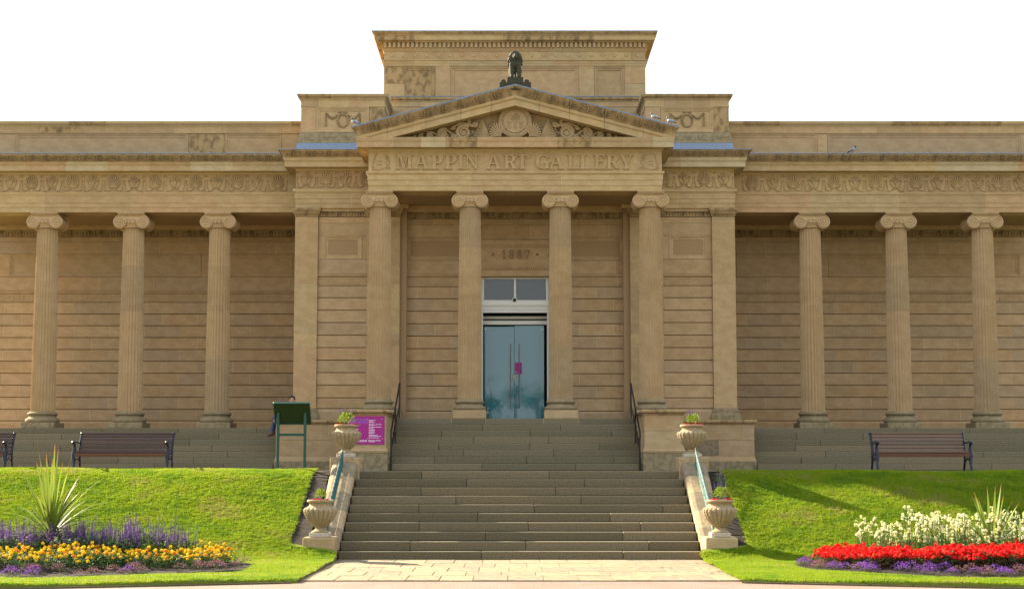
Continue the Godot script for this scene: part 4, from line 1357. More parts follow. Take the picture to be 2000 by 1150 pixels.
func tower(root: Node3D) -> void:
	var t := hold("attic_tower", root)
	var d := 47.3
	var H := 4.345
	var y0 := yy(192.0, d) - 1.32
	var yw := yy(129.0, d)
	var yf0 := yy(117.0, d)
	var yf1 := yy(100.5, d)
	var yd0 := yy(93.6, d - 0.06)
	var yd1 := yy(83.6, d - 0.06)
	var yc := yy(77.0, d - 0.275)
	var yc1 := yy(69.5, d - 0.297)
	var yt := yy(60.5, d - 0.396)
	var mb := MB.new()
	mb.box(-H + 0.05, y0 - 1.1, -d - 7.7, H - 0.05, yt - 0.05, -d - 0.05)
	part("tower_core", mb.mesh(), M.core, t)
	# plain wall with framed panels
	var ym := yy(163.0, d)
	var pan := [[-3.63, -2.75], [-2.09, 2.09], [2.75, 3.63]]
	for s: float in [-1.0, 1.0]:
		mb = MB.new()
		mb.box(s * 3.652, ym + 0.003, -d - 7.59, s * H, yw, -d, 0.004)
		part("stone_block", mb.mesh(), M.sooty if s < 0 else M.stone[4], t)
		mb = MB.new()
		mb.box(s * 3.652, y0, -d - 7.59, s * H, ym - 0.003, -d, 0.004)
		part("stone_block", mb.mesh(), M.stone[5], t)
		mb = MB.new()
		mb.box(s * 2.1285, y0, -d - 0.1, s * 2.64, yw, -d, 0.004)
		part("stone_block", mb.mesh(), M.stone[4 if s < 0 else 0], t)
	panel(t, "wall_panel", -3.6465, y0, -2.6455, yw - 0.02, d, M.sooty, 0.05)
	panel(t, "wall_panel", -2.123, y0, 2.123, yw - 0.02, d, M.stone[4], 0.05)
	panel(t, "wall_panel", 2.6455, y0, 3.6465, yw - 0.02, d, M.stone[3], 0.05)
	mb = MB.new()
	mb.box(-H + 0.1, y0, -d - 0.12, H - 0.1, yw - 0.002, -d - 0.075)
	part("mortar", mb.mesh(), M.mortar, t)
	var jx := [-3.3, -2.2, -0.385, 1.21, 2.64, 3.685]
	band(t, "moulding_stone", [[-0.2, yw + 0.002], [0.01, yw + 0.002], [0.01, yw + 0.07], [0.02, yw + 0.08], [0.02, yf0 - 0.05], [0.06, yf0 - 0.02], [0.06, yf0], [-0.2, yf0]], -H, H, d, jx, 7.15, 7.15)
	band(t, "frieze_block", [[-0.2, yf0], [0.0, yf0], [0.0, yf1], [-0.2, yf1]], -H, H, d, [-3.63, -1.98, -0.2, 0.825, 2.42, 3.85], 7.15, 7.15)
	mb = MB.new()
	for i in 22:
		var x := -4.092 + i * 8.184 / 21
		var keep := mb.t
		mb.t = Transform3D(Basis(Vector3.RIGHT, PI / 2), Vector3(x, (yf0 + yf1) / 2 + 0.01, -d))
		mb.lathe([[0.0, 0.022], [0.042, 0.022], [0.058, 0.014], [0.06, -0.02]], 16)
		mb.t = keep
	part("frieze_discs", mb.mesh(), M.stone[0], t).set_meta("kind", "stuff")
	band(t, "bed_moulding", [[-0.2, yf1], [0.02, yf1], [0.05, yd0 - 0.04], [0.06, yd0], [0.06, yd1], [-0.2, yd1]], -H, H, d, jx, 7.15, 7.15)
	mb = MB.new()
	var n := 58
	for i in n:
		var x := -H - 0.03 + (i + 0.5) * (2 * H + 0.06) / n
		mb.box(x - 0.043, yd0 + 0.004, -d, x + 0.043, yd1 - 0.002, -d + 0.14, 0.004)
	part("dentils", mb.mesh(), M.stone[0], t).set_meta("kind", "stuff")
	band(t, "cornice_block", [[-0.2, yd1], [0.15, yd1], [0.17, yd1 + 0.05], [0.275, yc - 0.02], [0.286, yc], [0.286, yc1], [0.319, yc1 + 0.03], [-0.2, yc1 + 0.03]], -H, H, d, jx, 7.15, 7.15, {}, [M.stone[0], M.stone[2], M.sooty])
	band(t, "coping_stone", [[-0.2, yc1 + 0.03], [0.3135, yc1 + 0.03], [0.341, yc1 + 0.06], [0.374, yt - 0.03], [0.374, yt], [-0.2, yt]], -H, H, d, jx, 7.15, 7.15, {}, [M.sooty])
	mb = MB.new()
	mb.box(-H - 0.385, yt, -d - 7.59, H + 0.385, yt + 0.03, -d + 0.385, 0.005)
	part("lead_roof", mb.mesh(), M.lead, t)
	# linking attic wall between the carved blocks
	var dl := 45.54
	var l := hold("attic_wall", root)
	var ly0 := yy(290.0, 43.67)
	var ly1 := yy(209.0, dl)
	var ly2 := yy(198.0, dl)
	var ly3 := yy(189.0, dl - 0.1)
	mb = MB.new()
	mb.box(-4.004, ly0 - 0.55, -d - 0.55, 4.004, ly2, -dl - 0.06)
	part("wall_core", mb.mesh(), M.core, l)
	ashlar(l, -3.96, 3.96, dl, [ly0, (ly0 + ly1) / 2, ly1], 1.43, 0.605, 0.006, 0.0, [M.stone[4], M.stone[0], M.stone[3]])
	band(l, "frieze_block", [[-0.2, ly1], [0.01, ly1], [0.02, ly1 + 0.03], [0.005, ly1 + 0.05], [0.005, ly2 - 0.04], [0.03, ly2], [-0.2, ly2]], -3.96, 3.96, dl, [-2.97, -1.32, 0.44, 2.09, 3.3])
	band(l, "coping_stone", [[-0.44, ly2], [0.03, ly2], [0.04, ly2 + 0.03], [0.09, ly2 + 0.06], [0.10, ly3], [-0.44, ly3]], -3.96, 3.96, dl, [-2.42, -0.99, 0.66, 2.53], 0, 0, {}, [M.stone[1], M.sooty])
	mb = MB.new()
	mb.box(-3.982, ly3, -dl - 1.76, 3.982, ly3 + 0.025, -dl + 0.11, 0.004)
	part("lead_flashing", mb.mesh(), M.lead, l)

func gallery() -> void:
	M.fan_mesh = palmette_mesh(0)
	M.lotus_mesh = palmette_mesh(1)
	M.acanthus_mesh = leaf_carving_mesh()
	var root := thing("gallery_building", "long sandstone art gallery with Ionic portico, carved pediment and colonnaded wings", "building")
	portico(root)
	for s: float in [-1.0, 1.0]:
		bay(root, s)
		wing(root, s)
	tower(root)

# ------------------------------------------------------------------ bodies: joined capsules meshed as surface nets
func body(mb: MB, bones: Array, cell: float, k: float) -> void:
	var lo := Vector3(1e9, 1e9, 1e9)
	var hi := -lo
	for b: Array in bones:
		var r := maxf(b[2], b[3]) + cell * 2.0
		lo = lo.min((b[0] as Vector3).min(b[1]) - Vector3.ONE * r)
		hi = hi.max((b[0] as Vector3).max(b[1]) + Vector3.ONE * r)
	var n := Vector3i(((hi - lo) / cell).ceil()) + Vector3i.ONE
	var f := PackedFloat32Array()
	f.resize(n.x * n.y * n.z)
	f.fill(10.0)
	var near := PackedFloat32Array()
	near.resize(f.size())
	near.fill(10.0)
	var who := PackedInt32Array()
	who.resize(f.size())
	for bi in bones.size():
		var b: Array = bones[bi]
		var a: Vector3 = b[0]
		var ba: Vector3 = b[1] - a
		var ra: float = b[2]
		var rb: float = b[3]
		var bb := maxf(ba.length_squared(), 1e-9)
		var m := maxf(ra, rb) + cell * 2.0 + k
		var i0 := Vector3i((((a.min(b[1]) - Vector3.ONE * m) - lo) / cell).floor()).clamp(Vector3i.ZERO, n - Vector3i.ONE)
		var i1 := Vector3i((((a.max(b[1]) + Vector3.ONE * m) - lo) / cell).ceil()).clamp(Vector3i.ZERO, n - Vector3i.ONE)
		for z in range(i0.z, i1.z + 1):
			for y in range(i0.y, i1.y + 1):
				for x in range(i0.x, i1.x + 1):
					var p := lo + Vector3(x, y, z) * cell - a
					var t := clampf(p.dot(ba) / bb, 0.0, 1.0)
					var d := (p - ba * t).length() - lerpf(ra, rb, t)
					var id := (z * n.y + y) * n.x + x
					if d < near[id]:
						near[id] = d
						who[id] = bi
					var o := f[id]
					var h := maxf(k - absf(o - d), 0.0) / k
					f[id] = minf(o, d) - h * h * k * 0.25
	var vid := {}
	var vp: Array[Vector3] = []
	var vn: Array[Vector3] = []
	var vc: Array[int] = []
	var st := [1, n.x, n.x * n.y]
	for z in n.z - 1:
		for y in n.y - 1:
			for x in n.x - 1:
				var id := (z * n.y + y) * n.x + x
				var c: Array[float] = []
				var neg := 0
				for q in 8:
					var v := f[id + (q & 1) + ((q >> 1) & 1) * n.x + ((q >> 2) & 1) * n.x * n.y]
					c.append(v)
					if v < 0: neg += 1
				if neg == 0 or neg == 8: continue
				var acc := Vector3.ZERO
				var cnt := 0
				for q in 8:
					for ax in 3:
						if q & (1 << ax): continue
						var q2 := q | (1 << ax)
						if (c[q] < 0) == (c[q2] < 0): continue
						var t := c[q] / (c[q] - c[q2])
						var p := Vector3(q & 1, (q >> 1) & 1, (q >> 2) & 1)
						p[ax] += t
						acc += p
						cnt += 1
				var g3 := Vector3(c[1] + c[3] + c[5] + c[7] - c[0] - c[2] - c[4] - c[6], c[2] + c[3] + c[6] + c[7] - c[0] - c[1] - c[4] - c[5], c[4] + c[5] + c[6] + c[7] - c[0] - c[1] - c[2] - c[3])
				vid[id] = vp.size()
				vp.append(lo + (Vector3(x, y, z) + acc / cnt) * cell)
				vn.append(g3.normalized())
				vc.append(who[id])
	mb.tinted = true
	for z in range(1, n.z - 1):
		for y in range(1, n.y - 1):
			for x in range(1, n.x - 1):
				var id := (z * n.y + y) * n.x + x
				for ax in 3:
					var s0 := f[id] < 0
					if s0 == (f[id + st[ax]] < 0): continue
					var u: int = st[(ax + 1) % 3]
					var w: int = st[(ax + 2) % 3]
					var q := [id - u - w, id - w, id, id - u]
					if not (vid.has(q[0]) and vid.has(q[1]) and vid.has(q[2]) and vid.has(q[3])): continue
					var i := [vid[q[0]], vid[q[1]], vid[q[2]], vid[q[3]]]
					if not s0: i.reverse()
					mb.col = bones[vc[i[0]]][4]
					mb.tris(vp[i[0]], vp[i[1]], vp[i[2]], vn[i[0]], vn[i[1]], vn[i[2]])
					mb.tris(vp[i[0]], vp[i[2]], vp[i[3]], vn[i[0]], vn[i[2]], vn[i[3]])

func mx(s: float, v: float) -> float:   # across the axis of the steps
	return v if s > 0 else 0.14 - v

# ------------------------------------------------------------------ steps
func flight(root: Node3D, x0: float, x1: float, d0: float, going: float, y0: float, rise: float, n: int, step: float, mats: Array, deep := 0.2, lastdeep := 0.2) -> void:
	for i in n:
		var st := hold("step", root)
		var js := [x0]
		var x := x0 + step * (0.55 if i % 2 else 1.0) * rng.randf_range(0.85, 1.15)
		while x < x1 - 0.5:
			js.append(x)
			x += step * rng.randf_range(0.85, 1.15)
		js.append(x1)
		var dd := lastdeep if i == n - 1 else deep
		for k in js.size() - 1:
			var mb := MB.new()
			var wob := rng.randf_range(-0.006, 0.006)
			mb.box(js[k] + 0.003, y0 + i * rise - 0.001, -(d0 + i * going) - going - dd, js[k + 1] - 0.003, y0 + (i + 1) * rise + rng.randf_range(-0.003, 0.002), -(d0 + i * going) + wob, 0.014)
			part("stone_block", mb.mesh(), mats[rng.randi() % mats.size()], st)

func steps() -> void:
	var a := thing("garden_stairs", "broad weathered stone garden stairs rising from the paving to the terrace", "stairs", Vector3.ZERO)
	flight(a, -3.535, 3.675, 29.0, 0.378, 0.0, 0.175, 10, 2.6, M.step)
	var b := thing("entrance_stairs", "grey stone stairs with iron handrails leading up to the glass door", "stairs", Vector3.ZERO)
	flight(b, -3.355, 3.355, 38.105, 0.363, TERR, 0.1805, 7, 2.2, M.ustep, 0.1, 0.02)
	var c := thing("wing_steps", "long grey stone steps behind the dark brown benches beside the notice board", "stairs", Vector3.ZERO)
	flight(c, -WEND, -6.92, 41.58, 0.33, TERR, 0.1796, 7, 2.3, M.ustep, 0.1, 1.0)
	var e := thing("wing_steps", "long grey stone steps behind the weathered bench above the red flowers", "stairs", Vector3.ZERO)
	flight(e, 6.92, WEND, 41.58, 0.33, TERR, 0.1796, 7, 2.3, M.ustep, 0.1, 1.0)

func stair_walls() -> void:
	for s: float in [-1.0, 1.0]:
		var side := "magenta sign" if s < 0 else "red flower bed"
		var t := thing("stair_wall", "sloping stone stair wall with rounded coping on the %s side" % side, "wall", Vector3(mx(s, 3.95), 0, -30.7))
		t.position = Vector3.ZERO
		var xa := minf(mx(s, 3.68), mx(s, 4.22))
		var xb := maxf(mx(s, 3.68), mx(s, 4.22))
		var yd := func(d: float) -> float: return 0.40 + (d - 29.3) * 0.507
		var mb := MB.new()
		var d0 := 29.06
		var d1 := 32.45
		var p := [Vector3(0, 0, -d0), Vector3(0, yd.call(d0) - 0.13, -d0), Vector3(0, yd.call(d1) - 0.13, -d1), Vector3(0, 0, -d1)]
		var L := Vector3(xa + 0.02, 0, 0)
		var R := Vector3(xb - 0.02, 0, 0)
		mb.quad(p[0] + L, p[1] + L, p[2] + L, p[3] + L)
		mb.quad(p[3] + R, p[2] + R, p[1] + R, p[0] + R)
		mb.quad(p[0] + L, p[0] + R, p[1] + R, p[1] + L)
		part("wall_face", mb.mesh(), M.cope, t)
		var n := 5
		for i in n:
			var da := lerpf(d0 - 0.02, d1, float(i) / n)
			var db := lerpf(d0 - 0.02, d1, float(i + 1) / n)
			mb = MB.new()
			var ln := sqrt(pow(db - da, 2) + pow(yd.call(db) - yd.call(da), 2))
			var ang := atan2(yd.call(db) - yd.call(da), db - da)
			mb.t = Transform3D(Basis(Vector3.RIGHT, ang), Vector3((xa + xb) / 2, yd.call(da), -da))
			var hw := (xb - xa) / 2
			# rounded cross-section, swept along -z
			var pr := [[-hw, -0.16], [hw, -0.16], [hw, -0.07], [hw - 0.03, -0.025], [hw - 0.10, 0.0], [-hw + 0.10, 0.0], [-hw + 0.03, -0.025], [-hw, -0.07]]
			for k in pr.size():
				var a: Array = pr[k]
				var b: Array = pr[(k + 1) % pr.size()]
				mb.quad(Vector3(a[0], a[1], -0.004), Vector3(b[0], b[1], -0.004), Vector3(b[0], b[1], -ln + 0.004), Vector3(a[0], a[1], -ln + 0.004))
			for z: float in [-0.004, -ln + 0.004]:
				for k in range(1, pr.size() - 1):
					mb.tri(Vector3(pr[0][0], pr[0][1], z), Vector3(pr[k][0], pr[k][1], z), Vector3(pr[k + 1][0], pr[k + 1][1], z))
			part("coping_stone", mb.mesh(), M.cope if i % 2 else M.slab[1], t)
		# upper pier and lower pedestal
		mb = MB.new()
		mb.box(mx(s, 3.62), 1.2, -32.36, mx(s, 4.28), 2.055, -33.02, 0.02)
		part("pier", mb.mesh(), M.cope, t)
		mb = MB.new()
		mb.box(mx(s, 3.70), -0.1, -28.62, mx(s, 4.33), 0.465, -29.22, 0.018)
		part("pedestal", mb.mesh(), M.stone[3] if s < 0 else M.stone[5], t)
		# iron lattice on the coping
		var lt := thing("iron_lattice", "sloping blue-green iron lattice on the stair wall at the %s side" % side, "railing", Vector3(mx(s, 3.97), yd.call(30.8), -30.8))
		var o := lt.position
		var xl := 0.0
		var q0 := 29.55
		var q1 := 32.2
		var H := 0.36
		var pt := func(d: float, h: float) -> Vector3: return Vector3(xl, yd.call(d) + h, -d) - Vector3(0, o.y, o.z)
		mb = MB.new()
		for h: float in [0.03, H - 0.06]:
			mb.tube([pt.call(q0, h), pt.call(q1, h)], [0.014, 0.014], 6)
		for d: float in [q0, (q0 + q1) / 2, q1]:
			mb.tube([pt.call(d, -0.03), pt.call(d, H + 0.02)], [0.014, 0.012], 6)
		part("rails", mb.mesh(), M.teal, lt)
		mb = MB.new()
		var m := 15
		for i in m:
			var da := lerpf(q0, q1 - 0.32, float(i) / (m - 1))
			mb.tube([pt.call(da, 0.02), pt.call(da + 0.32, H + 0.03)], [0.012, 0.010], 4)
			mb.tube([pt.call(da + 0.32, 0.02), pt.call(da, H + 0.03)], [0.012, 0.010], 4)
		part("lattice_bars", mb.mesh(), M.teal, lt)
	# blocks at the sides of the entrance stairs
	for s: float in [-1.0, 1.0]:
		var t := thing("stair_block", "square stone stair block %s" % ("carrying the magenta sign" if s < 0 else "without a sign behind an upper urn"), "pier", Vector3.ZERO)
		var d0 := 37.895
		var xa := minf(s * 3.366, s * 4.378)
		var xb := maxf(s * 3.366, s * 4.378)
		var ring := [[xa, -40.66], [xa, -d0], [xb, -d0], [xb, -40.66]]
		var yp := 2.215
		var ym := 2.38
		var yc := 3.183
		var mb := MB.new()
		mb.box(xa + 0.02, TERR - 0.1, -40.65, xb - 0.02, 3.2, -d0 - 0.02)
		part("core", mb.mesh(), M.core, t)
		mb = MB.new()
		mb.sweep([[-0.05, TERR - 0.1], [0.035, TERR - 0.1], [0.035, yp], [-0.05, yp]], ring)
		part("plinth", mb.mesh(), M.grey_stone, t)
		mb = MB.new()
		mb.sweep([[-0.05, yp], [0.05, yp + 0.005], [0.055, yp + 0.05], [0.02, yp + 0.09], [0.0, ym], [-0.05, ym]], ring)
		part("base_course", mb.mesh(), M.stone[3], t)
		mb = MB.new()
		mb.sweep([[-0.05, ym], [0.0, ym], [0.0, 2.776], [-0.05, 2.776]], ring)
		part("stone_block", mb.mesh(), M.stone[5], t)
		mb = MB.new()
		mb.sweep([[-0.05, 2.782], [0.0, 2.782], [0.0, yc], [-0.05, yc]], ring)
		part("stone_block", mb.mesh(), M.stone[1], t)
		mb = MB.new()
		mb.sweep([[-0.46, yc], [0.01, yc], [0.03, yc + 0.04], [0.08, yc + 0.07], [0.10, yc + 0.085], [0.10, yc + 0.13], [0.07, yc + 0.15], [-0.46, yc + 0.16]], ring)
		part("coping", mb.mesh(), M.sooty, t)
		# iron handrail
		var h := thing("handrail", "dark iron handrail beside the stair block %s" % ("with the magenta sign" if s < 0 else "that has no sign"), "handrail", Vector3(s * 3.25, TERR, -38.06))
		mb = MB.new()
		var x := 0.0
		mb.tube([Vector3(x, 0.0, 0.0), Vector3(x, 1.0, 0.0)], [0.022, 0.022], 8)
		part("post", mb.mesh(), M.iron, h)
		mb = MB.new()
		mb.tube([Vector3(x, 0.70, -1.32), Vector3(x, 1.66, -1.32)], [0.02, 0.02], 8)
		part("post", mb.mesh(), M.iron, h)
		mb = MB.new()
		mb.tube([Vector3(x, 1.44, -2.68), Vector3(x, 2.4, -2.68)], [0.022, 0.022], 8)
		part("post", mb.mesh(), M.iron, h)
		mb = MB.new()
		mb.tube([Vector3(x, 0.86, 0.07), Vector3(x, 0.98, 0.04), Vector3(x, 1.06, -0.06), Vector3(x, 2.31, -2.5), Vector3(x, 2.41, -2.64), Vector3(x, 2.43, -2.74), Vector3(x, 2.39, -2.79)], [0.026, 0.026, 0.026, 0.026, 0.026, 0.026, 0.024], 8)
		part("top_rail", mb.mesh(), M.iron, h)
		mb = MB.new()
		mb.tube([Vector3(x, 0.5, 0.0), Vector3(x, 1.86, -2.68)], [0.016, 0.016], 8)
		part("lower_rail", mb.mesh(), M.iron, h)

# ------------------------------------------------------------------ plants
func leaf(mb: MB, at: Vector3, dir: Vector3, ln: float, w: float, c: Color, droop := 0.3) -> void:
	var sx := dir.cross(Vector3.UP)
	if sx.length() < 0.05: sx = Vector3.RIGHT
	sx = sx.normalized() * w * 0.5
	var mid := at + dir * ln * 0.5
	var tip := at + dir * ln - Vector3(0, ln * droop, 0)
	var up := sx.cross(dir).normalized() * w * 0.15
	mb.col = c
	mb.tri(at, mid + sx + up, mid)
	mb.tri(at, mid, mid - sx + up)
	mb.tri(mid, mid + sx + up, tip)
	mb.tri(mid, tip, mid - sx + up)

func rdir(up_min := -0.2, up_max := 1.0) -> Vector3:
	var a := rng.randf() * TAU
	var y := rng.randf_range(up_min, up_max)
	var r := sqrt(maxf(0.0, 1 - y * y))
	return Vector3(cos(a) * r, y, sin(a) * r)

func shade_of(c: Color, amt := 0.25) -> Color:
	var k := 1.0 + rng.randf_range(-amt, amt)
	return Color(c.r * k * rng.randf_range(0.92, 1.08), c.g * k, c.b * k * rng.randf_range(0.9, 1.1))

func bloom(mb: MB, at: Vector3, r: float, c: Color, n := 9) -> void:
	# a ruffled ball of petals
	for i in n:
		var d := rdir(-0.3, 1.0)
		var sx := d.cross(Vector3(0.3, 0.8, 0.2)).normalized() * r * 0.55
		var sy := d.cross(sx).normalized() * r * 0.55
		var p := at + d * r * rng.randf_range(0.5, 0.95)
		mb.col = shade_of(c, 0.12)
		mb.tri(p - sx - sy, p + sx - sy * 0.6, p + sy * 1.1 + d * r * 0.2)
		mb.tri(p + sx * 0.9 + sy, p - sx + sy * 0.7, p - sy * 0.9 + d * r * 0.15)

const LEAF := Color(0.055, 0.12, 0.018)
const LEAFD := Color(0.045, 0.10, 0.018)

func plant_meshes(kind: String, sd: int) -> Array:
	rng.seed = sd
	var fo := MB.new()
	var fl := MB.new()
	fo.tinted = true
	fl.tinted = true
	match kind:
		"salvia":
			for i in 90:
				var h := rng.randf_range(0.02, 0.36)
				var a := rng.randf() * TAU
				var r := rng.randf_range(0.0, 0.15)
				leaf(fo, Vector3(cos(a) * r, h, sin(a) * r), rdir(0.0, 0.7), rng.randf_range(0.07, 0.12), 0.04, shade_of(LEAF), 0.25)
			for i in 6:
				var a := rng.randf() * TAU
				var r := rng.randf_range(0.02, 0.15)
				var b := Vector3(cos(a) * r, rng.randf_range(0.2, 0.3), sin(a) * r)
				var top := b + Vector3(cos(a) * 0.04, rng.randf_range(0.14, 0.36), sin(a) * 0.04)
				fo.col = Color(0.06, 0.07, 0.05)
				fo.tube([b, top], [0.005, 0.003], 4)
				var n := 16
				for k in n:
					var t := lerpf(0.3, 1.0, float(k) / n)
					var p := b.lerp(top, t)
					for q in 2:
						leaf(fl, p, rdir(0.0, 0.6), 0.03 * (1.2 - 0.5 * t), 0.02, shade_of(Color(0.14, 0.05, 0.30) if rng.randf() < 0.6 else Color(0.25, 0.13, 0.40), 0.3), 0.0)
		"marigold":
			for i in 110:
				var a := rng.randf() * TAU
				var r := sqrt(rng.randf()) * 0.16
				leaf(fo, Vector3(cos(a) * r, rng.randf_range(0.01, 0.2), sin(a) * r), rdir(0.0, 0.8), rng.randf_range(0.05, 0.09), 0.03, shade_of(LEAFD), 0.2)
			for i in 6:
				var a := rng.randf() * TAU
				var r := sqrt(rng.randf()) * 0.15
				var p := Vector3(cos(a) * r, rng.randf_range(0.14, 0.29), sin(a) * r)
				var c := Color(0.82, 0.56, 0.01) if rng.randf() < 0.85 else Color(0.70, 0.30, 0.01)
				fl.col = c
				fl.ball(p, Vector3(0.025, 0.018, 0.025), 7, 4)
				bloom(fl, p, rng.randf_range(0.026, 0.036), c, 10)
		"alyssum", "withered":
			for i in 50:
				var a := rng.randf() * TAU
				var r := sqrt(rng.randf()) * 0.14
				leaf(fo, Vector3(cos(a) * r, rng.randf_range(0.0, 0.07), sin(a) * r), rdir(0.0, 0.8), 0.05, 0.015, shade_of(Color(0.06, 0.075, 0.025), 0.4), 0.2)
			for i in 110:
				var a := rng.randf() * TAU
				var r := sqrt(rng.randf()) * 0.15
				var p := Vector3(cos(a) * r, 0.04 + 0.09 * (1 - r * r / 0.0225) * rng.randf_range(0.6, 1.1), sin(a) * r)
				var c := Color(0.17, 0.06, 0.36) if kind == "alyssum" else Color(0.17, 0.08, 0.085)
				if rng.randf() < 0.25: c = Color(0.22, 0.10, 0.18)
				leaf(fl, p, rdir(0.1, 1.0), 0.024, 0.02, shade_of(c, 0.35), 0.0)
		"red":
			for i in 60:
				var a := rng.randf() * TAU
				var r := sqrt(rng.randf()) * 0.16
				leaf(fo, Vector3(cos(a) * r, rng.randf_range(0.01, 0.2), sin(a) * r), rdir(0.0, 0.8), 0.08, 0.05, shade_of(Color(0.06, 0.06, 0.02), 0.3), 0.2)
			for i in 19:
				var a := rng.randf() * TAU
				var r := sqrt(rng.randf()) * 0.17
				bloom(fl, Vector3(cos(a) * r, 0.17 + rng.randf_range(0.0, 0.11) * (1.2 - r / 0.17 * 0.6), sin(a) * r), rng.randf_range(0.026, 0.038), Color(0.66, 0.012, 0.010) if rng.randf() < 0.8 else Color(0.80, 0.06, 0.03), 8)
		"snapdragon":
			for i in 70:
				var a := rng.randf() * TAU
				var r := rng.randf_range(0.0, 0.13)
				leaf(fo, Vector3(cos(a) * r, rng.randf_range(0.02, 0.38), sin(a) * r), rdir(0.1, 0.8), rng.randf_range(0.06, 0.09), 0.018, shade_of(LEAF, 0.3), 0.2)
			for i in 5:
				var a := rng.randf() * TAU
				var r := rng.randf_range(0.03, 0.15)
				var b := Vector3(cos(a) * r, 0.2, sin(a) * r)
				var top := b + Vector3(cos(a) * 0.06, rng.randf_range(0.12, 0.62), sin(a) * 0.06)
				fo.col = Color(0.09, 0.13, 0.035)
				fo.tube([b, top], [0.006, 0.004], 4)
				for k in 9:
					leaf(fo, b.lerp(top, k / 9.0), rdir(0.1, 0.6), 0.035, 0.012, shade_of(Color(0.10, 0.16, 0.035)), 0.1)
				for k in (5 if i < 3 else 2):
					bloom(fl, top - Vector3(0, rng.randf_range(0.0, 0.1), 0) + rdir() * 0.014, rng.randf_range(0.018, 0.030), Color(0.80, 0.79, 0.58) if rng.randf() < 0.5 else Color(0.74, 0.74, 0.36), 6)
		"lime":
			for i in 260:
				var d := rdir(-0.2, 1.0)
				var p := Vector3(0, 0.10, 0) + d * Vector3(0.15, 0.14, 0.15) * pow(rng.randf(), 0.4)
				leaf(fo, p, (d + rdir()).normalized(), 0.05, 0.028, shade_of(Color(0.20, 0.28, 0.02), 0.3), 0.2)
			for i in 22:
				var a := rng.randf() * TAU
				bloom(fl, Vector3(cos(a) * 0.19, rng.randf_range(0.0, 0.03), sin(a) * 0.17), 0.028, Color(0.62, 0.03, 0.015), 7)
			for i in 9:
				var a := rng.randf() * TAU
				var b := Vector3(cos(a) * 0.08, 0.15, -0.06 + sin(a) * 0.06)
				var top := b + Vector3(cos(a) * 0.06, rng.randf_range(0.12, 0.2), 0)
				fo.col = LEAF
				fo.tube([b, top], [0.004, 0.003], 4)
				for k in 9:
					leaf(fl, b.lerp(top, 0.4 + 0.6 * k / 9.0), rdir(0.0, 0.6), 0.025, 0.016, shade_of(Color(0.16, 0.06, 0.38), 0.3), 0.0)
	return [fo.mesh(), fl.mesh()]

func bed_y(x: float, d: float, s: float) -> float:
	return lawn_y(x, d) + 0.02 + 0.16 * clampf(bed_in(x, d, s, 0.0, 0.0), 0.0, 0.5)

func bed_in(x: float, d: float, s: float, shrink: float, back: float) -> float:
	# above zero inside the bed (a long rounded outline), about one at its middle
	var u := (absf(x) - 10.2) / ((5.5 if s < 0 else 5.3) - shrink)
	var v := (d - 26.0 - back) / (2.45 - shrink)
	return 1.0 - pow(pow(absf(u), 2.6) + pow(absf(v), 2.6), 1.0 / 2.6)

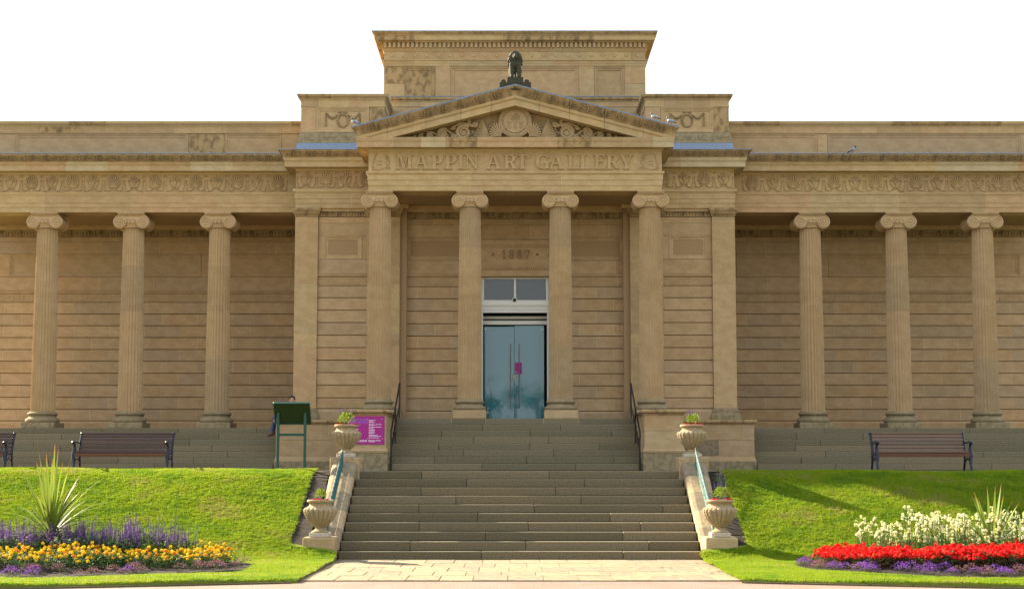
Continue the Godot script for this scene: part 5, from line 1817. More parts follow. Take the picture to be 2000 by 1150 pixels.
func beds() -> void:
	for s: float in [-1.0, 1.0]:
		var mb := MB.new()
		var n := 44
		var m := 20
		var pos := func(i: int, j: int) -> Vector3:
			var x := lerpf(4.6, 11.8, float(i) / n)
			var d := lerpf(23.4, 28.6, float(j) / m)
			return Vector3(s * x, bed_y(x, d, s) if bed_in(x, d, s, -0.1, 0.0) > 0 else lawn_y(x, d) - 0.06, -d)
		for i in n:
			for j in m:
				var a: Vector3 = pos.call(i, j)
				var b: Vector3 = pos.call(i + 1, j)
				var c: Vector3 = pos.call(i + 1, j + 1)
				var e: Vector3 = pos.call(i, j + 1)
				if s > 0: mb.quad(a, b, c, e)
				else: mb.quad(b, a, e, c)
		structure(part("soil_bed" if s < 0 else "soil_bed_001", mb.mesh(), M.earth, self), "dark soil of the %s flower bed" % ("yellow and purple" if s < 0 else "red and white"))
	var kinds := {}
	for k: String in ["salvia", "marigold", "alyssum", "withered", "red", "snapdragon", "lime"]:
		kinds[k] = []
		for v in 3: kinds[k].append(plant_meshes(k, 100 + v * 17 + k.length()))
	M.kinds = kinds
	rng.seed = 77
	var info := {
		"salvia": ["salvia_plant", "purple flowered salvia with upright spikes behind the yellow marigolds", "purple salvias in the bed"],
		"marigold": ["marigold_plant", "yellow and orange flowered marigold in front of the purple salvias", "yellow marigolds in the bed"],
		"alyssum0": ["edging_plant", "low mauve edging plant along the rim of the marigold bed", "edging plants round the marigolds"],
		"withered": ["faded_edging_plant", "low faded brownish-pink edging plant along the rim of the marigold bed", "faded edging plants round the marigolds"],
		"alyssum1": ["edging_plant", "low violet edging plant along the rim of the red flower bed", "edging plants round the red flowers"],
		"withered1": ["faded_edging_plant", "low faded brown edging plant along the rim of the red flower bed", "faded edging plants round the red flowers"],
		"red": ["red_bedding_plant", "scarlet flowered bedding plant in front of the white snapdragons", "scarlet plants in the bed"],
		"snapdragon": ["snapdragon_plant", "white flowered snapdragon on a tall stem behind the scarlet plants", "white snapdragons in the bed"],
	}
	for s: float in [-1.0, 1.0]:
		var x := 4.7
		while x < 10.6:
			var d := 23.3
			while d < 28.7:
				var px := x + rng.randf_range(-0.08, 0.08)
				var pd := d + rng.randf_range(-0.08, 0.08)
				d += 0.245
				if absf(px) > 0.355 * pd + 0.25: continue
				var rim := bed_in(px, pd, s, 0.0, 0.0)
				if rim < 0.03: continue
				var inner := bed_in(px, pd, s, 0.48, 0.32)
				var core := bed_in(px, pd, s, 1.25 if s < 0 else 1.35, 1.0 if s < 0 else 1.05)
				var k := "alyssum"
				if core > 0: k = "salvia" if s < 0 else "snapdragon"
				elif inner > 0: k = "marigold" if s < 0 else "red"
				if k == "alyssum":
					if pd > 27.3: continue
					if rng.randf() < (0.4 if s < 0 else 0.2): continue
					if rng.randf() < (0.75 if s < 0 else 0.35): k = "withered"
				if k != "red" and rng.randf() < 0.13: continue
				var key := k
				if k == "alyssum": key = "alyssum0" if s < 0 else "alyssum1"
				if k == "withered" and s > 0: key = "withered1"
				var mm: Array = kinds[k][rng.randi() % 3]
				var o := thing(info[key][0], info[key][1], "flower" if k != "alyssum" and k != "withered" else "edging plant", Vector3(s * px, bed_y(px, pd, s) - 0.005, -pd), info[key][2])
				o.rotation.y = rng.randf() * TAU
				var sc := rng.randf_range(0.85, 1.2)
				o.scale = Vector3(sc, sc * rng.randf_range(0.9, 1.15), sc)
				part("foliage", mm[0], M.leaf, o)
				part("blossom", mm[1], M.petal, o)
			x += 0.25
	# a few salvias in the strip of soil beside the stair wall
	for i in 5:
		var d := 31.6 - i * 0.12
		var o := thing("salvia_plant", "small purple salvia in the soil strip beside the stair wall", "flower", Vector3(4.36 + 0.06 * (i % 2), lawn_y(4.6, d) - 0.02, -d), "salvias beside the stair wall")
		o.scale = Vector3(0.45, 0.6, 0.45)
		var mm: Array = kinds["salvia"][i % 3]
		part("foliage", mm[0], M.leaf, o)
		part("blossom", mm[1], M.petal, o)

func cordyline(label: String, at: Vector3, h: float, n: int, sd: int, bend: float, trunk: float) -> void:
	rng.seed = sd
	var t := thing("cordyline_palm", label, "palm", at)
	var mb := MB.new()
	mb.tube([Vector3(0, -0.05, 0), Vector3(0.01, trunk * 0.6, 0), Vector3(0.0, trunk, 0)], [0.075, 0.06, 0.05], 10)
	part("trunk", mb.mesh(), M.wood_r[2], t)
	for i in n:
		var u := float(i) / n
		var a := i * 2.39996 + rng.randf_range(-0.3, 0.3)
		var up := lerpf(1.47, 0.32, pow(u, 0.85)) + rng.randf_range(-0.12, 0.12)
		var ln := h * rng.randf_range(0.72, 1.0) * (1.0 if u < 0.55 else 0.75)
		var dir := Vector3(cos(a) * cos(up), sin(up), sin(a) * cos(up))
		var b := Vector3(0, lerpf(trunk, trunk * 0.5, u), 0) + Vector3(cos(a), 0, sin(a)) * 0.03
		var sx := dir.cross(Vector3.UP).normalized()
		if absf(dir.y) > 0.99: sx = Vector3.RIGHT
		mb = MB.new()
		mb.tinted = true
		var c := shade_of(Color(0.17, 0.23, 0.035) if u < 0.5 else Color(0.13, 0.17, 0.06), 0.25)
		var last := []
		var sag := bend * lerpf(0.08, 1.0, u)
		for k in 9:
			var q := k / 8.0
			var p := b + dir * ln * q - Vector3(0, ln * sag * q * q * 0.75, 0)
			var w := 0.027 * (1.15 - 0.15 * q) * (1.0 if q < 0.55 else (1.0 - q) / 0.45) + 0.001
			var fold := Vector3(0, 0.3 * w, 0)
			var row := [p - sx * w + fold, p, p + sx * w + fold]
			mb.col = c if q < 0.9 else Color(0.28, 0.16, 0.04)
			if last.size():
				mb.quad(last[0], last[1], row[1], row[0])
				mb.quad(last[1], last[2], row[2], row[1])
			last = row
		part("leaf", mb.mesh(), M.leaf, t)

func urns() -> void:
	var bowl := MB.new()
	bowl.lathe([[0.115, 0.195], [0.15, 0.22], [0.215, 0.285], [0.275, 0.36], [0.318, 0.44], [0.338, 0.505], [0.335, 0.545], [0.30, 0.575], [0.265, 0.583]], 160, Vector3.ZERO, 20, -0.09)
	var rim := MB.new()
	rim.lathe([[0.275, 0.575], [0.255, 0.59], [0.222, 0.62], [0.216, 0.645], [0.228, 0.665], [0.255, 0.68], [0.268, 0.70], [0.266, 0.72], [0.255, 0.732], [0.235, 0.73], [0.22, 0.70], [0.0, 0.69]], 48)
	var foot := MB.new()
	foot.lathe([[0.165, 0.09], [0.172, 0.105], [0.165, 0.12], [0.13, 0.135], [0.098, 0.16], [0.098, 0.175], [0.125, 0.2]], 40)
	var base := MB.new()
	base.box(-0.195, 0.0, -0.195, 0.195, 0.09, 0.195, 0.012)
	var bm := bowl.mesh()
	var rm := rim.mesh()
	var fm := foot.mesh()
	var sm := base.mesh()
	for s: float in [-1.0, 1.0]:
		for up in 2:
			var at := Vector3(mx(s, 3.95), 2.055, -32.66) if up else Vector3(mx(s, 4.02), 0.465, -28.92)
			var where := ("on the pier in front of the magenta sign" if s < 0 else "on the pier before the plain stair block") if up else ("on the pedestal towards the yellow marigolds" if s < 0 else "on the pedestal towards the scarlet flowers")
			var u := thing("stone_urn", "ribbed stone urn " + where, "urn", at)
			part("bowl", bm, M.urn, u)
			part("rim", rm, M.urn, u)
			part("foot", fm, M.urn, u)
			part("base", sm, M.urn_foot, u)
			var sparse := up == 0 and s < 0
			var p := thing("urn_planting", "lime green foliage in the urn " + where, "plant", at + Vector3(0.03 if s > 0 else 0.0, 0.70, 0))
			p.rotation.y = rng.randf() * TAU
			p.scale = Vector3(0.75, 1.05, 0.75) if sparse else (Vector3(1.25, 1.25, 1.25) if up and s < 0 else Vector3(1.05, 1.15, 1.05))
			var mm: Array = M.kinds["lime"][int(s + 1) / 2 + up]
			part("foliage", mm[0], M.leaf, p)
			part("blossom", mm[1], M.petal, p)

# ------------------------------------------------------------------ ground
func soft(t: float) -> float:
	var w := 0.13
	if t < -w: return 0.0
	if t < w: return (t + w) * (t + w) / (4 * w)
	if t < 1 - w: return t
	if t < 1 + w: return 1 - (1 + w - t) * (1 + w - t) / (4 * w)
	return 1.0

func lawn_y(x: float, d: float) -> float:
	var top := 1.79 if x < 0 else 1.745
	return 0.06 + (top - 0.06) * soft((d - 28.1) / 4.1) + 0.012 * sin(x * 1.7 + d) + 0.01 * sin(d * 2.3 - x * 0.8)

func lawn_in(d: float) -> float:
	return lerpf(3.50, 4.47, smoothstep(28.35, 28.75, d))

func kerb_d(x: float) -> float:
	return 23.35 - 0.30 * (absf(x) - 3.5) + 0.004 * (absf(x) - 3.5) * (absf(x) - 3.5)

func ground() -> void:
	var mb := MB.new()
	mb.quad(Vector3(-400, -0.06, 300), Vector3(400, -0.06, 300), Vector3(400, -0.06, -500), Vector3(-400, -0.06, -500))
	structure(part("ground", mb.mesh(), M.turf, self), "park ground reaching to the horizon")
	mb = MB.new()
	mb.quad(Vector3(-60, 0.0, 10), Vector3(60, 0.0, 10), Vector3(60, 0.0, -24.4), Vector3(-60, 0.0, -24.4))
	structure(part("road", mb.mesh(), M.road, self), "pinkish tarmac park road in front of the lawns")
	# flagstones
	var pv := Node3D.new()
	pv.name = "paving"
	add_child(pv)
	structure(pv, "sunlit flagstone paving between the road and the garden stairs")
	mb = MB.new()
	mb.box(-3.5, -0.05, -29.1, 3.64, 0.010, -23.7)
	part("paving_bed", mb.mesh(), M.joint, pv)
	var rows := [23.68, 24.75, 25.6, 26.75, 27.85, 29.02]
	for r in rows.size() - 1:
		var x := -3.52 - (0.3 if r % 2 else 0.0)
		while x < 3.63:
			var x2 := x + 0.57 * rng.randf_range(0.93, 1.07)
			if 3.66 - x2 < 0.25: x2 = 3.66
			mb = MB.new()
			mb.box(maxf(x, -3.52) + 0.005, -0.03, -rows[r + 1] + 0.005, minf(x2, 3.66) - 0.005, 0.020 + rng.randf_range(-0.003, 0.003), -rows[r] - 0.005, 0.004)
			part("paving_slab", mb.mesh(), M.slab[rng.randi() % 4], pv)
			x = x2
	# terrace
	mb = MB.new()
	mb.box(-WEND - 8, -0.05, -50, WEND + 8, TERR - 0.006, -32.62)
	structure(part("terrace", mb.mesh(), M.gravel, self), "gravel terrace between the lawns and the building")
	for s: float in [-1.0, 1.0]:
		mb = MB.new()
		var n := 44
		var m := 56
		var pos := func(i: int, j: int) -> Vector3:
			var v := float(j) / m
			var u := pow(float(i) / n, 1.25)
			var x := lerpf(lawn_in(lerpf(23.0, 32.75, v)), 15.0, u)
			var d := lerpf(kerb_d(x), 32.75, v)
			return Vector3(s * x + (0.07 if s > 0 else 0.0), lawn_y(s * x, d), -d)
		for i in n:
			for j in m:
				var a: Vector3 = pos.call(i, j)
				var b: Vector3 = pos.call(i + 1, j)
				var c: Vector3 = pos.call(i + 1, j + 1)
				var e: Vector3 = pos.call(i, j + 1)
				if s > 0: mb.quad(a, b, c, e)
				else: mb.quad(b, a, e, c)
		var dn := Vector3(0, -0.12, 0)
		for i in n:
			mb.quad(pos.call(i, 0) + dn, pos.call(i + 1, 0) + dn, pos.call(i + 1, 0), pos.call(i, 0))
		structure(part("lawn", mb.mesh(), M.turf, self), "mown grass bank on the %s side of the garden stairs" % ("magenta sign" if s < 0 else "shaded red flower bed"))
		# bare soil between the grass and the stair wall
		mb = MB.new()
		for j in 24:
			var q := []
			for k in 2:
				var d := lerpf(28.5, 32.7, (j + k) / 24.0)
				for x: float in [4.1, lawn_in(d) + 0.06 + (0.05 if s > 0 else 0.0)]:
					q.append(Vector3(s * x + (0.07 if s > 0 else 0.0), lawn_y(s * 4.5, d) - 0.015 + rng.randf_range(-0.012, 0.012), -d))
			mb.quad(q[0], q[1], q[3], q[2])
		structure(part("soil_strip", mb.mesh(), M.earth, self), "strip of bare soil beside the stair wall")
		# edging stones along the paving
		var eg := Node3D.new()
		eg.name = "kerb" if s < 0 else "kerb_001"
		add_child(eg)
		structure(eg, "low stone edging between paving and grass")
		for k in 6:
			var da := lerpf(23.45, 28.6, k / 6.0)
			var db := lerpf(23.45, 28.6, (k + 1) / 6.0)
			mb = MB.new()
			var x := 3.52 if s < 0 else 3.66
			mb.box(s * x, -0.02, -db + 0.004, s * (x + 0.09), 0.075 if s < 0 else 0.05, -da - 0.004, 0.012)
			part("kerb_stone", mb.mesh(), M.step[k % 4] if s < 0 else M.slab[k % 4], eg)
		for k in 14:
			var xa := 3.6 + k * 0.62
			mb = MB.new()
			var p0 := Vector3(s * xa, 0, -kerb_d(xa) + 0.03)
			var p1 := Vector3(s * (xa + 0.612), 0, -kerb_d(xa + 0.612) + 0.03)
			mb.t = Transform3D(Basis(Vector3.UP, -atan2(p1.z - p0.z, p1.x - p0.x)), p0)
			mb.box(0.0, -0.03, -0.05, (p1 - p0).length(), 0.028, 0.0, 0.008)
			part("kerb_stone", mb.mesh(), M.joint, eg)
		# grass
		var tuft := MB.new()
		tuft.tinted = true
		rng.seed = 5
		for i in 10:
			var a := rng.randf() * TAU
			var b := Vector3(rng.randf_range(-0.03, 0.03), 0, rng.randf_range(-0.03, 0.03))
			var lean := Vector3(cos(a), 0, sin(a)) * rng.randf_range(0.005, 0.03)
			var h := rng.randf_range(0.022, 0.043)
			var w := Vector3(-sin(a), 0, cos(a)) * 0.0035
			tuft.col = shade_of(Color(1, 1, 1), 0.25)
			var mid := b + lean * 0.4 + Vector3(0, h * 0.6, 0)
			tuft.tri(b - w, b + w, mid + w * 0.8)
			tuft.tri(b - w, mid + w * 0.8, mid - w * 0.8)
			tuft.tri(mid - w * 0.8, mid + w * 0.8, b + lean + Vector3(0, h, 0))
		var nz := FastNoiseLite.new()
		nz.seed = 21
		nz.frequency = 0.55
		nz.fractal_octaves = 4
		var nf := FastNoiseLite.new()
		nf.seed = 22
		nf.frequency = 2.6
		rng.seed = 900 + int(s)
		var tr: Array[Transform3D] = []
		var cl: Array[Color] = []
		var tries := 0
		while tr.size() < 62000 and tries < 200000:
			tries += 1
			var d := rng.randf_range(22.0, 32.75)
			var x := rng.randf_range(3.5, 12.5)
			if x < lawn_in(d) + rng.randf_range(-0.03, 0.03) or d < kerb_d(x) + 0.02 or x > 0.356 * d + 0.5: continue
			if bed_in(x, d, s, 0.03, 0.0) > 0 and x < 11.5: continue
			var px := s * x + (0.07 if s > 0 else 0.0)
			var sc := rng.randf_range(0.7, 1.25) * (1.0 + 0.22 * nf.get_noise_2d(px, d))
			var bs := Basis(Vector3.UP, rng.randf() * TAU).scaled(Vector3(sc, sc, sc))
			tr.append(Transform3D(bs, Vector3(px, lawn_y(s * x, d) - 0.004, -d)))
			var q := nz.get_noise_2d(px, d * 1.8) + 0.5 * nf.get_noise_2d(px * 0.8 + 40, d * 2.2)
			var c := Color(0.20, 0.305, 0.010).lerp(Color(0.25, 0.32, 0.014), clampf(q * 1.3 + 0.4, 0, 1))
			if q > 0.28: c = c.lerp(Color(0.30, 0.27, 0.09), clampf((q - 0.32) * 2.5, 0, 0.5))
			if q < -0.3: c = c.lerp(Color(0.11, 0.21, 0.010), 0.6)
			cl.append(shade_of(c, 0.18))
		var mm := MultiMesh.new()
		mm.transform_format = MultiMesh.TRANSFORM_3D
		mm.use_colors = true
		mm.mesh = tuft.mesh(M.blade)
		mm.instance_count = tr.size()
		for i in tr.size():
			mm.set_instance_transform(i, tr[i])
			mm.set_instance_color(i, cl[i])
		var mi := MultiMeshInstance3D.new()
		mi.name = numbered("grass")
		mi.multimesh = mm
		add_child(mi)
		tag(mi, "short mown grass on the %s bank" % ("sunny" if s < 0 else "partly shaded"), "grass", "", "stuff")

# ------------------------------------------------------------------ objects
func bench(label: String, at: Vector3, woods: Array, apron: Material, group := "") -> void:
	var t := thing("park_bench", label, "bench", at, group)
	var W := 1.06
	for s: float in [-1.0, 1.0]:
		var x := s * W
		var mb := MB.new()
		mb.tube([Vector3(x, 0, -0.30), Vector3(x, 0.2, -0.24), Vector3(x, 0.42, -0.20), Vector3(x, 0.62, -0.27), Vector3(x, 0.80, -0.35), Vector3(x, 0.86, -0.385)], [0.028, 0.026, 0.034, 0.03, 0.032, 0.03], 8)
		mb.ball(Vector3(x, 0.865, -0.38), Vector3(0.038, 0.038, 0.045), 10, 6)
		mb.tube([Vector3(x, 0, 0.28), Vector3(x, 0.16, 0.21), Vector3(x, 0.34, 0.23), Vector3(x, 0.45, 0.19), Vector3(x, 0.56, 0.17), Vector3(x, 0.63, 0.22)], [0.034, 0.03, 0.052, 0.045, 0.028, 0.03], 8)
		mb.tube([Vector3(x, 0.64, 0.24), Vector3(x, 0.665, 0.1), Vector3(x, 0.64, -0.1), Vector3(x, 0.665, -0.27)], [0.026, 0.022, 0.02, 0.022], 8)
		mb.ball(Vector3(x, 0.645, 0.25), Vector3(0.05, 0.045, 0.05), 10, 6)
		mb.tube([Vector3(x, 0.40, 0.24), Vector3(x, 0.375, 0.0), Vector3(x, 0.37, -0.22)], [0.03, 0.024, 0.03], 8)
		mb.tube([Vector3(x, 0.2, 0.2), Vector3(x, 0.3, 0.0), Vector3(x, 0.2, -0.23)], [0.018, 0.022, 0.018], 6)
		part("end_frame", mb.mesh(), M.navy, t)
	for i in 5:
		var h := 0.475 + i * 0.083
		var z := -0.205 - (h - 0.45) * 0.42
		var mb := MB.new()
		mb.t = Transform3D(Basis(Vector3.RIGHT, -0.40), Vector3(0, h, z + 0.035))
		mb.box(-W + 0.02, -0.0345, -0.012, W - 0.02, 0.0345, 0.012, 0.007)
		part("back_slat", mb.mesh(), woods[i % woods.size()], t)
	var top := MB.new()
	top.tube([Vector3(-W + 0.02, 0.868, -0.36), Vector3(W - 0.02, 0.868, -0.36)], [0.022, 0.022], 8)
	part("top_rail", top.mesh(), woods[1], t)
	for i in 4:
		var mb := MB.new()
		mb.box(-W + 0.02, 0.405 + 0.004 * i, -0.17 + i * 0.103, W - 0.02, 0.435 + 0.004 * i, -0.08 + i * 0.103, 0.008)
		part("seat_slat", mb.mesh(), woods[(i + 1) % woods.size()], t)
	var ap := MB.new()
	ap.box(-W + 0.02, 0.335, 0.238, W - 0.02, 0.402, 0.262, 0.008)
	part("apron", ap.mesh(), apron, t)

func fallen_leaves() -> void:
	var mb := MB.new()
	mb.tinted = true
	for q: Array in [[3.2, 28.85, 0.02], [3.05, 28.9, 0.02], [2.2, 28.92, 0.02], [3.45, 27.5, 0.02], [3.4, 26.2, 0.02], [3.5, 25.6, 0.02], [3.3, 25.2, 0.02], [-3.3, 28.8, 0.02], [-3.1, 28.9, 0.02], [1.9, 28.95, 0.02], [3.42, 31.0, 1.052], [3.5, 31.45, 1.225], [-3.35, 31.05, 1.052], [0.9, 28.95, 0.02], [2.7, 26.4, 0.02], [-2.9, 25.4, 0.02]]:
		for k in 2:
			leaf(mb, Vector3(q[0] + rng.randf_range(-0.12, 0.12), q[2] + 0.008, -q[1] + rng.randf_range(-0.02, 0.06)), rdir(0.05, 0.25), rng.randf_range(0.06, 0.09), 0.05, shade_of(Color(0.20, 0.09, 0.03), 0.4), 0.15)
	var o := part("fallen_leaves", mb.mesh(), M.leaf, self)
	tag(o, "few brown fallen leaves on the paving by the stair walls", "leaves", "", "stuff")

func flat_text(parent: Node3D, called: String, text: String, x: float, y: float, z: float, h: float, m: Material, bold := false, serif := false) -> void:
	var f := SystemFont.new()
	f.font_names = PackedStringArray(["Droid Serif" if serif else "Droid Sans"])
	f.font_weight = 700 if bold else 400
	var t := TextMesh.new()
	t.text = text
	t.font = f
	t.font_size = 32
	t.pixel_size = h / 32.0
	t.depth = 0.003
	t.curve_step = 3.0
	t.horizontal_alignment = HORIZONTAL_ALIGNMENT_LEFT
	t.vertical_alignment = VERTICAL_ALIGNMENT_CENTER
	part(called, t, m, parent, Vector3(x, y, z))

func signs() -> void:
	var z := -37.87
	var y0 := 2.43
	var y1 := 3.165
	var s := thing("information_sign", "magenta opening times sign with white and blue lettering on the stair block", "sign", Vector3(-3.874, y0, z))
	var mb := MB.new()
	mb.box(-0.462, 0, -0.018, 0.462, y1 - y0, 0.0, 0.004)
	part("panel", mb.mesh(), M.magenta, s)
	var tx := func(px: float) -> float: return xx(px, 840, 37.87) + 3.874
	var ty := func(py: float) -> float: return yy(py, 37.87) - y0
	var lines := ["Please use the", "main entrance", "this way"]
	for i in 3:
		flat_text(s, "lettering", lines[i], tx.call(683.5), ty.call(819.5 + i * 4.7), 0.002, 0.068, M.print_blue, false, true)
	mb = MB.new()
	mb.box(tx.call(694.0), ty.call(839.0), 0.0, tx.call(699.5), ty.call(838.0), 0.003)
	part("arrow", mb.mesh(), M.print_white, s)
	flat_text(s, "lettering", "Monday - Saturday", tx.call(720.0), ty.call(828.6), 0.002, 0.036, M.print_white, true)
	flat_text(s, "lettering", "Sunday", tx.call(720.0), ty.call(839.2), 0.002, 0.046, M.print_white, true)
	flat_text(s, "lettering", "Weston Park", tx.call(719.0), ty.call(860.2), 0.002, 0.052, M.print_white, true)
	# lines of print too small to read: one low bar for each word
	for q: Array in [[820.8, 733.0], [822.9, 728.0], [825.0, 731.5], [830.6, 731.0], [833.8, 744.5], [835.9, 729.0], [841.2, 731.0], [844.3, 732.0], [846.4, 730.0], [849.7, 737.0], [852.0, 744.0], [855.0, 739.5], [862.5, 731.5]]:
		mb = MB.new()
		var x := 720.0
		while x < q[1]:
			var x2 := minf(x + rng.randf_range(1.6, 4.2), q[1])
			mb.box(tx.call(x), ty.call(q[0] + 0.55), 0.0, tx.call(x2), ty.call(q[0] - 0.45), 0.002)
			x = x2 + 0.6
		part("print_line", mb.mesh(), M.print_white, s)
	for k in 4:
		mb = MB.new()
		mb.t = Transform3D(Basis(Vector3.RIGHT, PI / 2), Vector3(tx.call(699.3 + k * 5.0), ty.call(861.0), 0.0))
		mb.lathe([[0.012, 0.003], [0.026, 0.003], [0.026, 0.0]], 16)
		part("ring_logo", mb.mesh(), M.print_white, s)
	for q: Array in [[718.0, 819.0], [746.0, 819.0], [718.0, 856.5], [746.0, 856.5]]:
		mb = MB.new()
		mb.ball(Vector3(tx.call(q[0]), ty.call(q[1]), 0.0), Vector3(0.009, 0.009, 0.004), 8, 4)
		part("fixing", mb.mesh(), M.print_white, s)
	# notices on the glass door
	var dd := DI + 0.47
	var n := thing("door_notice", "small magenta notice with a white arrow stuck on the glass door", "notice", Vector3(xx(1012.5, 719, dd), yy(730.0, dd), -dd + 0.004))
	var h := yy(708.0, dd) - yy(730.0, dd)
	mb = MB.new()
	mb.box(-0.105, 0, 0, 0.105, h, 0.003)
	part("sheet", mb.mesh(), M.magenta, n)
	mb = MB.new()
	mb.box(-0.08, 0.05, 0.003, -0.02, 0.058, 0.005)
	mb.tri(Vector3(-0.095, 0.054, 0.005), Vector3(-0.07, 0.034, 0.005), Vector3(-0.07, 0.074, 0.005))
	part("arrow", mb.mesh(), M.print_white, n)
	var p := thing("paper_notice", "pale paper notice stuck on the glass door below the magenta one", "notice", Vector3(xx(1005.0, 735, dd), yy(742.0, dd), -dd + 0.004))
	mb = MB.new()
	mb.box(-0.045, 0, 0, 0.055, 0.15, 0.002)
	part("sheet", mb.mesh(), M.pale, p)
	# round camera over the door
	var c := thing("security_camera", "small black dome camera on the white frame over the door", "camera", Vector3(xx(1005.0, 585, DI + 0.08), yy(588.0, DI + 0.08), -DI - 0.128))
	mb = MB.new()
	mb.t = Transform3D(Basis(Vector3.RIGHT, PI / 2), Vector3(0, 0.035, 0))
	mb.lathe([[0.075, 0.0], [0.078, 0.05], [0.06, 0.07], [0.0, 0.07]], 24)
	part("mount", mb.mesh(), M.white, c)
	mb = MB.new()
	mb.ball(Vector3(0, 0.035, 0.06), Vector3(0.055, 0.055, 0.055), 16, 10)
	part("dome", mb.mesh(), M.black, c)

func notice_board() -> void:
	var t := thing("notice_board", "green lectern notice board on two posts at the lawn edge", "notice board", Vector3(-5.085, TERR, -32.95))
	for x: float in [-0.305, 0.305]:
		var mb := MB.new()
		mb.box(x - 0.03, -0.05, -0.03, x + 0.03, 1.32, 0.03, 0.006)
		part("post", mb.mesh(), M.green, t)
	var mb := MB.new()
	mb.box(-0.275, 0.79, -0.02, 0.275, 0.85, 0.02, 0.005)
	part("crossbar", mb.mesh(), M.green, t)
	mb = MB.new()
	mb.t = Transform3D(Basis(Vector3.RIGHT, 0.62), Vector3(0.015, 1.30, 0.0))
	mb.box(-0.39, -0.265, -0.02, 0.39, 0.265, 0.012, 0.006)
	part("panel", mb.mesh(), M.board, t)
	mb = MB.new()
	mb.t = Transform3D(Basis(Vector3.RIGHT, 0.62), Vector3(0.015, 1.30, 0.0))
	mb.box(-0.40, 0.265, -0.035, 0.40, 0.29, 0.025, 0.004)
	mb.box(-0.40, -0.29, -0.035, 0.40, -0.265, 0.025, 0.004)
	mb.box(-0.412, -0.29, -0.034, -0.391, 0.29, 0.024, 0.004)
	mb.box(0.391, -0.29, -0.034, 0.412, 0.29, 0.024, 0.004)
	part("frame", mb.mesh(), M.green, t)

